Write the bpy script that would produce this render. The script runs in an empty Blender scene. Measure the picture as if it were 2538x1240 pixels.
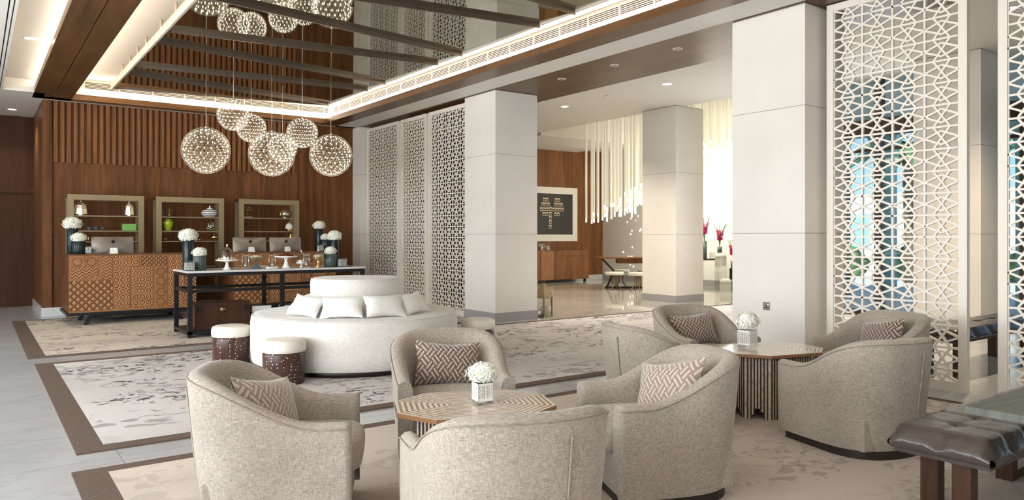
import bpy, bmesh, math, random
from mathutils import Vector, Matrix
from math import sin, cos, pi, radians
random.seed(7)
S = bpy.context.scene
COL = S.collection

# ------------------------------------------------------------------ camera, world, exposure
cam_d = bpy.data.cameras.new('camera'); cam = bpy.data.objects.new('camera', cam_d); COL.objects.link(cam)
cam.location = (0, 0, 1.5); cam.rotation_euler = (radians(90), 0, radians(-36.2))
cam_d.sensor_width = 36; cam_d.lens = 1820 / 2538 * 36; cam_d.shift_y = -34.5 / 2538
cam_d.clip_start = 0.05; cam_d.clip_end = 300
S.camera = cam
S.view_settings.view_transform = 'Standard'; S.view_settings.look = 'None'
S.view_settings.gamma = 1; S.view_settings.use_curve_mapping = False
S.view_settings.exposure = 0.8
try:
    S.cycles.use_denoising = True; S.cycles.denoiser = 'OPENIMAGEDENOISE'
    S.cycles.max_bounces = 8; S.cycles.diffuse_bounces = 4; S.cycles.glossy_bounces = 4
    S.cycles.transmission_bounces = 8; S.cycles.transparent_max_bounces = 12
    S.cycles.sample_clamp_indirect = 4.0; S.cycles.caustics_reflective = False; S.cycles.caustics_refractive = False
except Exception: pass
W = bpy.data.worlds.new('world'); S.world = W; W.use_nodes = True
wn = W.node_tree.nodes; wl = W.node_tree.links
sky = wn.new('ShaderNodeTexSky'); sky.sky_type = 'HOSEK_WILKIE'; sky.turbidity = 3.0; sky.sun_direction = (-0.5, -0.5, 0.7)
wl.new(sky.outputs[0], wn['Background'].inputs[0]); wn['Background'].inputs[1].default_value = 3.0

def area(name, loc, rot, sx, sy, power, color, spread=None):
    l = bpy.data.lights.new(name, 'AREA'); l.shape = 'RECTANGLE'; l.size = sx; l.size_y = sy
    l.energy = power; l.color = color
    if spread: l.spread = spread
    o = bpy.data.objects.new(name, l); COL.objects.link(o); o.location = loc; o.rotation_euler = rot
    return o
def spot(name, loc, power, color, size=100, rad=0.05):
    l = bpy.data.lights.new(name, 'SPOT'); l.energy = power; l.color = color
    l.spot_size = radians(size); l.spot_blend = 0.8; l.shadow_soft_size = rad
    o = bpy.data.objects.new(name, l); COL.objects.link(o); o.location = loc
    return o
def point(name, loc, power, color, rad):
    l = bpy.data.lights.new(name, 'POINT'); l.energy = power; l.color = color; l.shadow_soft_size = rad
    o = bpy.data.objects.new(name, l); COL.objects.link(o); o.location = loc
    return o
WARM = (1.0, 0.80, 0.58); WARM2 = (1.0, 0.88, 0.72); DAY = (0.93, 0.965, 1.0)
# daylight entering through the windows of the walls the photograph does not show
area('daylight_window_left', (-5.8, 5.0, 2.0), (0, radians(-90), 0), 3.2, 13.0, 760, DAY)
area('daylight_window_rear', (-0.5, -3.8, 2.0), (radians(90), 0, 0), 3.4, 3.2, 40, (1.0, 0.90, 0.78))
area('daylight_entrance', (13.5, 7.9, 2.0), (0, radians(90), 0), 3.4, 4.0, 50, DAY)

_s = bpy.data.lights.new('sun', 'SUN'); _s.energy = 5.0; _s.angle = .02; _s.color = (1, .95, .88)
_o = bpy.data.objects.new('sun', _s); COL.objects.link(_o); _o.rotation_euler = Vector((-.55, -.25, .8)).to_track_quat('Z', 'Y').to_euler()

# ------------------------------------------------------------------ node material helpers
def new_mat(name, color=(.8, .8, .8), rough=.5, metal=0.0, spec=.5, emis=None, estr=0.0, trans=0.0, ior=1.45, alpha=1.0, coat=0.0, sheen=0.0):
    m = bpy.data.materials.new(name); m.use_nodes = True
    b = m.node_tree.nodes['Principled BSDF']
    b.inputs['Base Color'].default_value = (*color, 1); b.inputs['Roughness'].default_value = rough
    b.inputs['Metallic'].default_value = metal; b.inputs['Specular IOR Level'].default_value = spec
    b.inputs['Transmission Weight'].default_value = trans; b.inputs['IOR'].default_value = ior
    b.inputs['Alpha'].default_value = alpha; b.inputs['Coat Weight'].default_value = coat
    b.inputs['Sheen Weight'].default_value = sheen
    if emis: b.inputs['Emission Color'].default_value = (*emis, 1); b.inputs['Emission Strength'].default_value = estr
    m['b'] = 1
    return m
class NT:
    def __init__(s, m):
        s.m = m; s.n = m.node_tree.nodes; s.l = m.node_tree.links; s.b = s.n['Principled BSDF']
    def add(s, t, **k):
        x = s.n.new(t)
        for a, v in k.items(): setattr(x, a, v)
        return x
    def math(s, op, a, b=None, c=None):
        x = s.n.new('ShaderNodeMath'); x.operation = op
        for i, v in enumerate((a, b, c)):
            if v is None: continue
            if isinstance(v, (int, float)): x.inputs[i].default_value = v
            else: s.l.new(v, x.inputs[i])
        return x.outputs[0]
    def coord(s, kind='Object', scale=(1, 1, 1), rot=(0, 0, 0), loc=(0, 0, 0)):
        t = s.add('ShaderNodeTexCoord'); mp = s.add('ShaderNodeMapping')
        mp.inputs['Scale'].default_value = scale; mp.inputs['Rotation'].default_value = rot; mp.inputs['Location'].default_value = loc
        s.l.new(t.outputs[kind], mp.inputs[0]); return mp.outputs[0]
    def world(s, scale=(1, 1, 1), rot=(0, 0, 0)):
        t = s.add('ShaderNodeNewGeometry'); mp = s.add('ShaderNodeMapping')
        mp.inputs['Scale'].default_value = scale; mp.inputs['Rotation'].default_value = rot
        s.l.new(t.outputs['Position'], mp.inputs[0]); return mp.outputs[0]
    def noise(s, vec, scale=5, detail=3, rough=.5, dist=0.0):
        x = s.add('ShaderNodeTexNoise'); x.inputs['Scale'].default_value = scale; x.inputs['Detail'].default_value = detail
        x.inputs['Roughness'].default_value = rough; x.inputs['Distortion'].default_value = dist
        s.l.new(vec, x.inputs['Vector']); return x.outputs['Fac']
    def ramp(s, fac, stops, interp='LINEAR'):
        x = s.add('ShaderNodeValToRGB'); r = x.color_ramp; r.interpolation = interp
        while len(r.elements) > len(stops): r.elements.remove(r.elements[-1])
        while len(r.elements) < len(stops): r.elements.new(.5)
        for e, (p, c) in zip(r.elements, stops):
            e.position = p; e.color = (*c, 1) if len(c) == 3 else c
        s.l.new(fac, x.inputs[0]); return x.outputs[0]
    def mix(s, fac, a, b, mode='MIX'):
        x = s.add('ShaderNodeMix'); x.data_type = 'RGBA'; x.blend_type = mode
        for i, v in ((0, fac), (6, a), (7, b)):
            if isinstance(v, (int, float)): x.inputs[i].default_value = v
            elif isinstance(v, tuple): x.inputs[i].default_value = (*v, 1)
            else: s.l.new(v, x.inputs[i])
        return x.outputs[2]
    def color(s, c): s.l.new(c, s.b.inputs['Base Color'])
    def bump(s, h, strength=.3, dist=.01):
        x = s.add('ShaderNodeBump'); x.inputs['Strength'].default_value = strength; x.inputs['Distance'].default_value = dist
        s.l.new(h, x.inputs['Height']); s.l.new(x.outputs[0], s.b.inputs['Normal'])
    def xyz(s, vec):
        x = s.add('ShaderNodeSeparateXYZ'); s.l.new(vec, x.inputs[0]); return x.outputs

def wood(name, dark, light, rough=.4, grain=(9, 9, .55), spec=.35):
    m = new_mat(name, light, rough, spec=spec); t = NT(m); v = t.world(grain)
    n = t.noise(v, 1.6, 6, .62, .6); n2 = t.noise(t.world((grain[0] * 6, grain[1] * 6, grain[2] * 6)), 1.5, 3, .6)
    f = t.math('ADD', t.math('MULTIPLY', n, .75), t.math('MULTIPLY', n2, .25))
    t.color(t.ramp(f, [(.30, dark), (.52, tuple((a + b) / 2 for a, b in zip(dark, light))), (.72, light)]))
    return m
def cloth(name, dark, light, sc=420, bump=.25, rough=.92):
    m = new_mat(name, light, rough, spec=.15, sheen=.25); t = NT(m)
    a = t.noise(t.world((1, 1, .12)), sc, 2, .6); b = t.noise(t.world((.12, .12, 1)), sc, 2, .6)
    f = t.math('MULTIPLY', t.math('ADD', a, b), .5); big = t.noise(t.world(), 3.0, 2)
    f2 = t.math('ADD', t.math('MULTIPLY', f, .85), t.math('MULTIPLY', big, .15))
    t.color(t.ramp(f2, [(.36, dark), (.62, light)])); t.bump(f, bump, .003)
    return m

M = {}
M['walnut_wall'] = wood('walnut_wall', (.060, .021, .007), (.24, .10, .035), .42, (5, 5, .35), .25)
M['walnut_slat'] = wood('walnut_slat', (.11, .040, .013), (.37, .165, .062), .45, (14, 14, .5), .25)
M['walnut_dark'] = wood('walnut_dark', (.028, .009, .004), (.085, .030, .012), .42, (5, 5, .35), .25)
M['walnut_beam'] = wood('walnut_beam', (.055, .026, .010), (.175, .088, .036), .33, (4, .35, 4), .35)
M['walnut_lobby'] = wood('walnut_lobby', (.10, .038, .013), (.30, .13, .05), .38, (4, 4, .3), .3)
M['walnut_desk'] = wood('walnut_desk', (.085, .034, .015), (.20, .09, .04), .4, (3, 3, 8), .3)
M['walnut_leg'] = wood('walnut_leg', (.03, .014, .009), (.09, .04, .024), .35, (20, 20, 1.5))
M['ceiling'] = new_mat('ceiling_paint', (.80, .77, .72), .8, spec=.2)
M['ceiling_lobby'] = new_mat('lobby_ceiling_paint', (.78, .75, .69), .8, spec=.2)
M['white_paint'] = new_mat('white_paint', (.80, .78, .74), .6, spec=.3)
M['pillar'] = new_mat('pillar_panel', (.76, .72, .66), .55, spec=.3)
t = NT(M['pillar']); t.color(t.ramp(t.noise(t.world((1, 1, 1)), 1.3, 4), [(.3, (.74, .70, .645)), (.7, (.80, .76, .70))]))
M['joint'] = new_mat('panel_joint', (.30, .27, .23), .8)
M['screen_white'] = new_mat('screen_lacquer', (.80, .745, .665), .45, spec=.4)
M['screen_cool'] = M['screen_white']
M['stone_skirt'] = new_mat('grey_stone_skirting', (.33, .32, .32), .35)
M['marble_skirt'] = new_mat('pale_stone_skirting', (.62, .62, .62), .25)
M['brass_frame'] = new_mat('champagne_metal', (.34, .275, .165), .36, .6)
M['champagne'] = new_mat('brushed_champagne', (.20, .155, .125), .3, .85)
M['canopy_side'] = new_mat('canopy_side', (.72, .64, .54), .4, .1)
M['mirror'] = new_mat('antique_mirror', (.34, .335, .275), .03, 1.0)
M['black_metal'] = new_mat('black_metal', (.014, .014, .016), .4, .3)
M['black'] = new_mat('black_gloss', (.01, .01, .011), .3)
M['steel'] = new_mat('polished_steel', (.8, .8, .78), .12, 1.0)
M['wire'] = new_mat('steel_wire', (.42, .38, .30), .3, .6)
M['cable'] = new_mat('pendant_cable', (.75, .7, .6), .4, .3)
M['gold'] = new_mat('gold', (.72, .52, .22), .15, 1.0)
M['silver'] = new_mat('hammered_silver', (.80, .74, .60), .18, 1.0)
t = NT(M['silver']); t.bump(t.noise(t.world(), 60, 2), .5, .01)
M['bronze'] = new_mat('bronze', (.24, .15, .07), .35, .8)
M['alu'] = new_mat('brushed_aluminium', (.27, .24, .215), .34, .7)
M['logo'] = new_mat('logo_black', (.012, .012, .014), .2)
M['card'] = new_mat('white_card', (.85, .84, .80), .5)
M['porcelain'] = new_mat('white_porcelain', (.86, .85, .82), .15)
M['cream_leather'] = new_mat('cream_leather', (.80, .755, .66), .38, spec=.45)
M['linen'] = cloth('white_linen', (.56, .53, .49), (.80, .77, .72), 260, .2)
M['linen_cushion'] = cloth('cushion_linen', (.66, .64, .60), (.86, .84, .80), 300, .2)
M['chair'] = cloth('oatmeal_weave', (.19, .16, .13), (.45, .395, .33), 340, .35)
M['piping'] = cloth('chair_piping', (.17, .14, .115), (.38, .33, .275), 300, .2)
M['plinth'] = new_mat('dark_plinth', (.02, .013, .01), .4)
M['candle'] = new_mat('candle_wax', (.85, .80, .62), .5)
M['petal'] = new_mat('white_petal', (.90, .89, .78), .6, spec=.2)
t = NT(M['petal']); t.color(t.ramp(t.noise(t.world(), 45, 2), [(.30, (.62, .70, .42)), (.5, (.90, .89, .84))]))
M['leaf'] = new_mat('green_leaf', (.10, .22, .05), .5)
M['pink'] = new_mat('magenta_petal', (.62, .02, .18), .5)
def glass(name, color, rough=.02, refl=.55):
    m = bpy.data.materials.new(name); m.use_nodes = True; n = m.node_tree.nodes; l = m.node_tree.links
    for x in list(n): n.remove(x)
    out = n.new('ShaderNodeOutputMaterial'); mx = n.new('ShaderNodeMixShader'); tr = n.new('ShaderNodeBsdfTransparent')
    gl = n.new('ShaderNodeBsdfGlossy'); lw = n.new('ShaderNodeLayerWeight'); lw.inputs[0].default_value = .35
    tr.inputs[0].default_value = (*color, 1); gl.inputs['Roughness'].default_value = rough
    mm = n.new('ShaderNodeMath'); mm.operation = 'MULTIPLY_ADD'; mm.inputs[1].default_value = refl; mm.inputs[2].default_value = .05 if refl > .2 else .01
    l.new(lw.outputs['Fresnel'], mm.inputs[0]); l.new(mm.outputs[0], mx.inputs[0])
    l.new(tr.outputs[0], mx.inputs[1]); l.new(gl.outputs[0], mx.inputs[2]); l.new(mx.outputs[0], out.inputs[0])
    return m
M['glass'] = glass('clear_glass', (.93, .95, .94))
M['glass_dim'] = glass('tinted_screen_glass', (.75, .75, .72), .02, .12)
M['glass_pane'] = glass('window_glass', (.86, .95, .96))
M['glass_acrylic'] = glass('clear_acrylic', (.95, .96, .93))
M['vase_dark'] = new_mat('smoked_ribbed_glass', (.006, .018, .020), .2, spec=.35)
M['vase_grey'] = new_mat('grey_ribbed_glass', (.05, .075, .07), .2, spec=.4)
M['green_glaze'] = new_mat('green_glaze', (.30, .48, .02), .15)
t = NT(M['green_glaze']); t.color(t.ramp(t.noise(t.world(), 14, 3), [(.3, (.16, .42, .03)), (.7, (.50, .55, .02))]))
M['green_box'] = new_mat('green_lacquer', (.22, .52, .12), .35)
M['bowl_dark'] = new_mat('grey_glazed_bowl', (.08, .10, .12), .2)
M['chocolate'] = new_mat('chocolate_truffles', (.12, .02, .015), .4)
M['sweet'] = new_mat('cream_pastry', (.85, .70, .52), .6)
M['grille'] = new_mat('white_grille', (.82, .76, .66), .6)
M['grille_dark'] = new_mat('grille_recess', (.07, .045, .03), .8)
def emit(name, color, s, sampled=True):
    m = bpy.data.materials.new(name); m.use_nodes = True; n = m.node_tree.nodes
    b = n['Principled BSDF']; b.inputs['Base Color'].default_value = (0.8, .8, .8, 1)
    b.inputs['Emission Color'].default_value = (*color, 1); b.inputs['Emission Strength'].default_value = s
    if not sampled:
        try: m.cycles.emission_sampling = 'NONE'
        except Exception: pass
    return m
M['led_strip'] = emit('cove_led', (1, .86, .68), 17)
M['led_tip'] = emit('led_tip', (1, .90, .74), 34)
M['lamp_lens'] = emit('downlight_lens', (1, .95, .85), 12, False)
M['tube_tip'] = emit('tube_lit_end', (1, .94, .80), 2.2, False)
M['light_patch'] = emit('painted_light_patch', (1, .97, .88), 1.5, False)  # glow painting reflected light on the lobby wall, not a lamp
M['white_gloss'] = new_mat('white_gloss', (.82, .80, .74), .25)
# marble floors
def marble(name, base, dark, rough, tile=None):
    m = new_mat(name, base, rough, spec=.5); t = NT(m); v = t.world((1, 1, 1))
    n = t.noise(v, .9, 7, .62, 1.2); vein = t.math('ABSOLUTE', t.math('SUBTRACT', t.noise(t.world((.6, 2.0, 1)), 1.1, 8, .66, .8), .5))
    c = t.ramp(n, [(.25, dark), (.7, base)]); c = t.mix(t.ramp(vein, [(0, (.32,) * 3), (.025, (0, 0, 0))]), c, tuple(x * .62 for x in base))
    if tile:
        br = t.add('ShaderNodeTexBrick'); br.inputs['Scale'].default_value = 1; br.inputs['Mortar Size'].default_value = .003
        br.inputs['Brick Width'].default_value = tile; br.inputs['Row Height'].default_value = tile; br.offset = 0
        br.inputs['Color1'].default_value = (1, 1, 1, 1); br.inputs['Color2'].default_value = (.93, .93, .93, 1); br.inputs['Mortar'].default_value = (.55, .55, .55, 1)
        t.l.new(v, br.inputs['Vector']); c = t.mix(1.0, c, br.outputs[0], 'MULTIPLY')
    t.color(c); return m
M['floor'] = marble('grey_marble', (.52, .53, .535), (.42, .43, .44), .16, .8)
M['lobby_floor'] = marble('beige_marble', (.55, .53, .48), (.42, .40, .36), .05, .9)
M['marble_top'] = marble('white_marble', (.78, .77, .76), (.55, .55, .55), .12)
# rugs
def rug_mat(name, base, tint, dark, seed, motif=1.0):
    m = new_mat(name, base, .95, spec=.1); t = NT(m)
    base2 = t.mix(t.ramp(t.noise(t.world((.5, 1.0, 1), (0, 0, .1)), .8, 2, .5, .2), [(.35, (0, 0, 0)), (.8, (.8, .8, .8))]), base, tint)
    def patch(sc, stretch, thr, msc, mthr, off):
        tc = t.add('ShaderNodeNewGeometry'); mp = t.add('ShaderNodeMapping'); mp.inputs['Location'].default_value = (off, off * 2.3, 0); mp.inputs['Scale'].default_value = stretch
        t.l.new(tc.outputs['Position'], mp.inputs[0])
        big = t.ramp(t.noise(mp.outputs[0], msc, 2, .5), [(mthr, (0, 0, 0)), (mthr + .03, (1, 1, 1))])
        sm = t.ramp(t.noise(mp.outputs[0], sc, 2, .45, 1.5), [(thr, (0, 0, 0)), (thr + .012, (1, 1, 1))])
        return t.math('MULTIPLY', big, sm)
    c = base2
    c = t.mix(t.math('MULTIPLY', patch(1.6, (1, 1.8, 1), .60, .5, .50, seed + 3), .34), c, tint)
    c = t.mix(t.math('MULTIPLY', patch(4.2, (1, 1.4, 1), .57, .55, .47, seed), .65 * motif), c, tuple(x * .5 for x in tint))
    c = t.mix(t.math('MULTIPLY', patch(7.0, (1, 1.6, 1), .58, .5, .53, seed + 11), .9 * motif), c, dark)
    # angular key motif lines
    v = t.add('ShaderNodeTexVoronoi'); v.distance = 'CHEBYCHEV'; v.feature = 'DISTANCE_TO_EDGE' if False else 'F1'; v.inputs['Scale'].default_value = 2.1
    g = t.world((1, 2.2, 1), (0, 0, .5)); t.l.new(g, v.inputs['Vector'])
    ring = t.math('LESS_THAN', t.math('ABSOLUTE', t.math('SUBTRACT', t.math('FRACT', t.math('MULTIPLY', v.outputs['Distance'], 5.0)), .5)), .16)
    gate = t.ramp(t.noise(t.world((.5, 1.6, 1)), .9, 2), [(.60, (0, 0, 0)), (.62, (1, 1, 1))])
    c = t.mix(t.math('MULTIPLY', t.math('MULTIPLY', ring, gate), .45 * motif), c, tuple(x * .55 for x in tint))
    pile = t.noise(t.world(), 160, 2)
    c = t.mix(.18, c, t.ramp(pile, [(.3, (.3, .3, .3)), (.7, (1, 1, 1))]), 'MULTIPLY')
    t.color(c); t.bump(pile, .3, .004); return m
M['rug_far'] = rug_mat('rug_far', (.66, .60, .50), (.46, .40, .37), (.05, .045, .05), 1)
M['rug_mid'] = rug_mat('rug_mid', (.66, .64, .615), (.50, .455, .445), (.06, .055, .07), 4)
M['rug_near'] = rug_mat('rug_near', (.66, .59, .51), (.48, .42, .37), (.12, .12, .17), 9, .38)
M['rug_border'] = new_mat('rug_border', (.13, .095, .08), .95, spec=.1)
t = NT(M['rug_border']); t.color(t.ramp(t.noise(t.world(), 120, 2), [(.3, (.10, .072, .060)), (.7, (.175, .13, .105))]))
# leather
M['leather'] = new_mat('brown_leather', (.058, .047, .041), .26, spec=.6)
t = NT(M['leather']); t.bump(t.noise(t.world(), 14, 4, .6), .35, .02)
M['table_dark'] = new_mat('slate_table', (.055, .07, .075), .5)
t = NT(M['table_dark']); t.color(t.ramp(t.noise(t.world((2, 14, 2)), 2.2, 4), [(.3, (.06, .066, .058)), (.7, (.12, .125, .105))]))
# velvet key-pattern cushion
def velvet(name, a, b):
    m = new_mat(name, a, .6, spec=.2, sheen=.6); t = NT(m)
    uv = t.coord('UV', (9.5, 6.8, 1), (0, 0, radians(45))); x, y, _ = t.xyz(uv)
    fx = t.math('FRACT', x); fy = t.math('FRACT', y)
    par = t.math('FLOORED_MODULO', t.math('ADD', t.math('FLOOR', x), t.math('FLOOR', y)), 2.0)
    hb = t.math('MULTIPLY', t.math('LESS_THAN', t.math('ABSOLUTE', t.math('SUBTRACT', fy, .5)), .34), t.math('GREATER_THAN', t.math('ABSOLUTE', t.math('SUBTRACT', fy, .5)), .13))
    vb = t.math('MULTIPLY', t.math('LESS_THAN', t.math('ABSOLUTE', t.math('SUBTRACT', fx, .5)), .34), t.math('GREATER_THAN', t.math('ABSOLUTE', t.math('SUBTRACT', fx, .5)), .13))
    f = t.math('ADD', t.math('MULTIPLY', hb, par), t.math('MULTIPLY', vb, t.math('SUBTRACT', 1.0, par)))
    t.color(t.mix(f, a, b)); t.bump(f, .5, .006); return m
M['velvet'] = velvet('brown_key_velvet', (.115, .075, .065), (.42, .34, .28))
M['velvet_pale'] = velvet('taupe_key_velvet', (.27, .20, .165), (.50, .42, .36))
# dotted drum
M['drum'] = new_mat('inlaid_dark_wood', (.06, .025, .018), .3)
t = NT(M['drum']); v = t.add('ShaderNodeTexVoronoi'); v.feature = 'F1'; v.inputs['Scale'].default_value = 29; v.inputs['Randomness'].default_value = .62
t.l.new(t.coord('Object'), v.inputs['Vector']); dot = t.math('LESS_THAN', v.outputs['Distance'], .165)
t.color(t.mix(dot, t.ramp(t.noise(t.world((12, 12, 1)), 2, 3), [(.3, (.035, .014, .012)), (.7, (.085, .036, .026))]), (.80, .78, .74)))
# octagon inlay top
M['inlay_top'] = new_mat('striped_inlay_top', (.5, .35, .2), .12)
t = NT(M['inlay_top']); x, y, z = t.xyz(t.coord('Object'))
ax = t.math('ABSOLUTE', x); ay = t.math('ABSOLUTE', y)
d1 = t.math('SUBTRACT', .33, ay); d2 = t.math('SUBTRACT', .44, ax); d3 = t.math('MULTIPLY', t.math('SUBTRACT', .58, t.math('ADD', ax, ay)), .7071)
dd = t.math('MINIMUM', t.math('MINIMUM', d1, d2), d3); st = t.math('LESS_THAN', t.math('FRACT', t.math('DIVIDE', dd, .0305)), .55)
pearl = t.ramp(t.noise(t.world(), 40, 2), [(.3, (.62, .58, .50)), (.7, (.86, .84, .78))])
t.color(t.mix(st, (.36, .20, .10), pearl))
M['inlay_edge'] = new_mat('copper_wood_edge', (.26, .13, .065), .3)
M['pearl'] = new_mat('mother_of_pearl', (.6, .6, .55), .15)
t = NT(M['pearl']); t.color(t.ramp(t.noise(t.world(), 28, 2), [(.32, (.36, .42, .46)), (.5, (.66, .62, .54)), (.68, (.75, .60, .48))]))
M['strip_wood'] = new_mat('dark_inlay_wood', (.085, .038, .022), .3)
# carved desk panel materials (pattern by bump + darker colour in the grooves)
def carved(name, kind, n):
    m = new_mat(name, (.4, .2, .1), .45); t = NT(m); g = t.add('ShaderNodeNewGeometry'); x, y, z = t.xyz(g.outputs['Position'])
    X = t.math('MULTIPLY', x, n); Z = t.math('MULTIPLY', z, n)
    if kind == 'diamond':
        a = t.math('ABSOLUTE', t.math('SUBTRACT', t.math('FRACT', t.math('ADD', X, Z)), .5)); b = t.math('ABSOLUTE', t.math('SUBTRACT', t.math('FRACT', t.math('SUBTRACT', X, Z)), .5))
        h = t.math('SUBTRACT', 1.0, t.math('MULTIPLY', t.math('MAXIMUM', a, b), 2.0))
    elif kind == 'scallop':
        fx = t.math('SUBTRACT', t.math('FRACT', X), .5); fz = t.math('SUBTRACT', t.math('FRACT', t.math('MULTIPLY', Z, 1.0)), .5)
        r = t.math('SQRT', t.math('ADD', t.math('MULTIPLY', fx, fx), t.math('MULTIPLY', fz, fz))); h = t.math('ABSOLUTE', t.math('SINE', t.math('MULTIPLY', r, 9.5)))
    else:
        h = t.math('ABSOLUTE', t.math('SINE', t.math('ADD', t.math('MULTIPLY', Z, 6.28), t.math('MULTIPLY', t.math('ABSOLUTE', t.math('SUBTRACT', t.math('FRACT', X), .5)), 6.0))))
    c = t.ramp(h, [(.08, (.09, .035, .013)), (.35, (.30, .135, .05)), (.9, (.43, .21, .085))])
    t.color(c); t.bump(h, .8, .02); return m
M['carve_diamond'] = carved('carved_diamond', 'diamond', 14.0)
M['carve_diamond_big'] = carved('carved_diamond_big', 'diamond', 9.0)
M['carve_scallop'] = carved('carved_scallop', 'scallop', 10.0)
M['carve_zigzag'] = carved('carved_zigzag', 'zig', 10.0)
M['carve_plain'] = wood('carved_plain', (.20, .09, .035), (.40, .20, .085), .45, (4, 4, 14))
M['chevron'] = new_mat('chevron_ceramic', (.8, .8, .8), .25)
t = NT(M['chevron']); x, y, z = t.xyz(t.coord('Object'))
an = t.math('ARCTAN2', y, x); zz = t.math('ABSOLUTE', t.math('SUBTRACT', t.math('FRACT', t.math('MULTIPLY', an, 14 / 6.283)), .5))
f = t.math('LESS_THAN', t.math('FRACT', t.math('ADD', t.math('MULTIPLY', z, 26.0), zz)), .42); t.color(t.mix(f, (.80, .78, .74), (.07, .08, .13)))
M['pattern_card'] = new_mat('fretwork_sleeve', (.8, .8, .8), .5)
t = NT(M['pattern_card']); v = t.add('ShaderNodeTexVoronoi'); v.distance = 'CHEBYCHEV'; v.inputs['Scale'].default_value = 45; v.inputs['Randomness'].default_value = .5
t.l.new(t.coord('Object'), v.inputs['Vector']); t.color(t.mix(t.math('LESS_THAN', v.outputs['Distance'], .27), (.80, .79, .76), (.07, .07, .07)))
M['teal'] = new_mat('teal_render', (.30, .58, .60), .6)
M['teal_pat'] = new_mat('teal_fretwork', (.10, .30, .32), .6)
t = NT(M['teal_pat']); v = t.add('ShaderNodeTexVoronoi'); v.inputs['Scale'].default_value = 7; t.l.new(t.world(), v.inputs['Vector'])
t.color(t.mix(t.math('LESS_THAN', v.outputs['Distance'], .33), (.42, .74, .72), (.12, .36, .38)))
M['paving'] = new_mat('pale_paving', (.62, .68, .74), .5)
M['foliage'] = new_mat('garden_foliage', (.05, .17, .04), .7)
t = NT(M['foliage']); t.color(t.ramp(t.noise(t.world(), 6, 4), [(.35, (.02, .08, .03)), (.65, (.13, .30, .08))]))
M['bark'] = new_mat('palm_bark', (.20, .13, .08), .9)
M['outside_wall'] = new_mat('outside_white_wall', (.75, .77, .80), .7)
M['dark_frame'] = new_mat('dark_bronze_frame', (.045, .028, .02), .4, .2)
M['art_dark'] = new_mat('artwork_black', (.035, .035, .03), .5)
M['art_mat'] = new_mat('artwork_mount', (.82, .79, .70), .6)
M['art_gold'] = new_mat('artwork_gold', (.62, .50, .34), .5)

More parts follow.
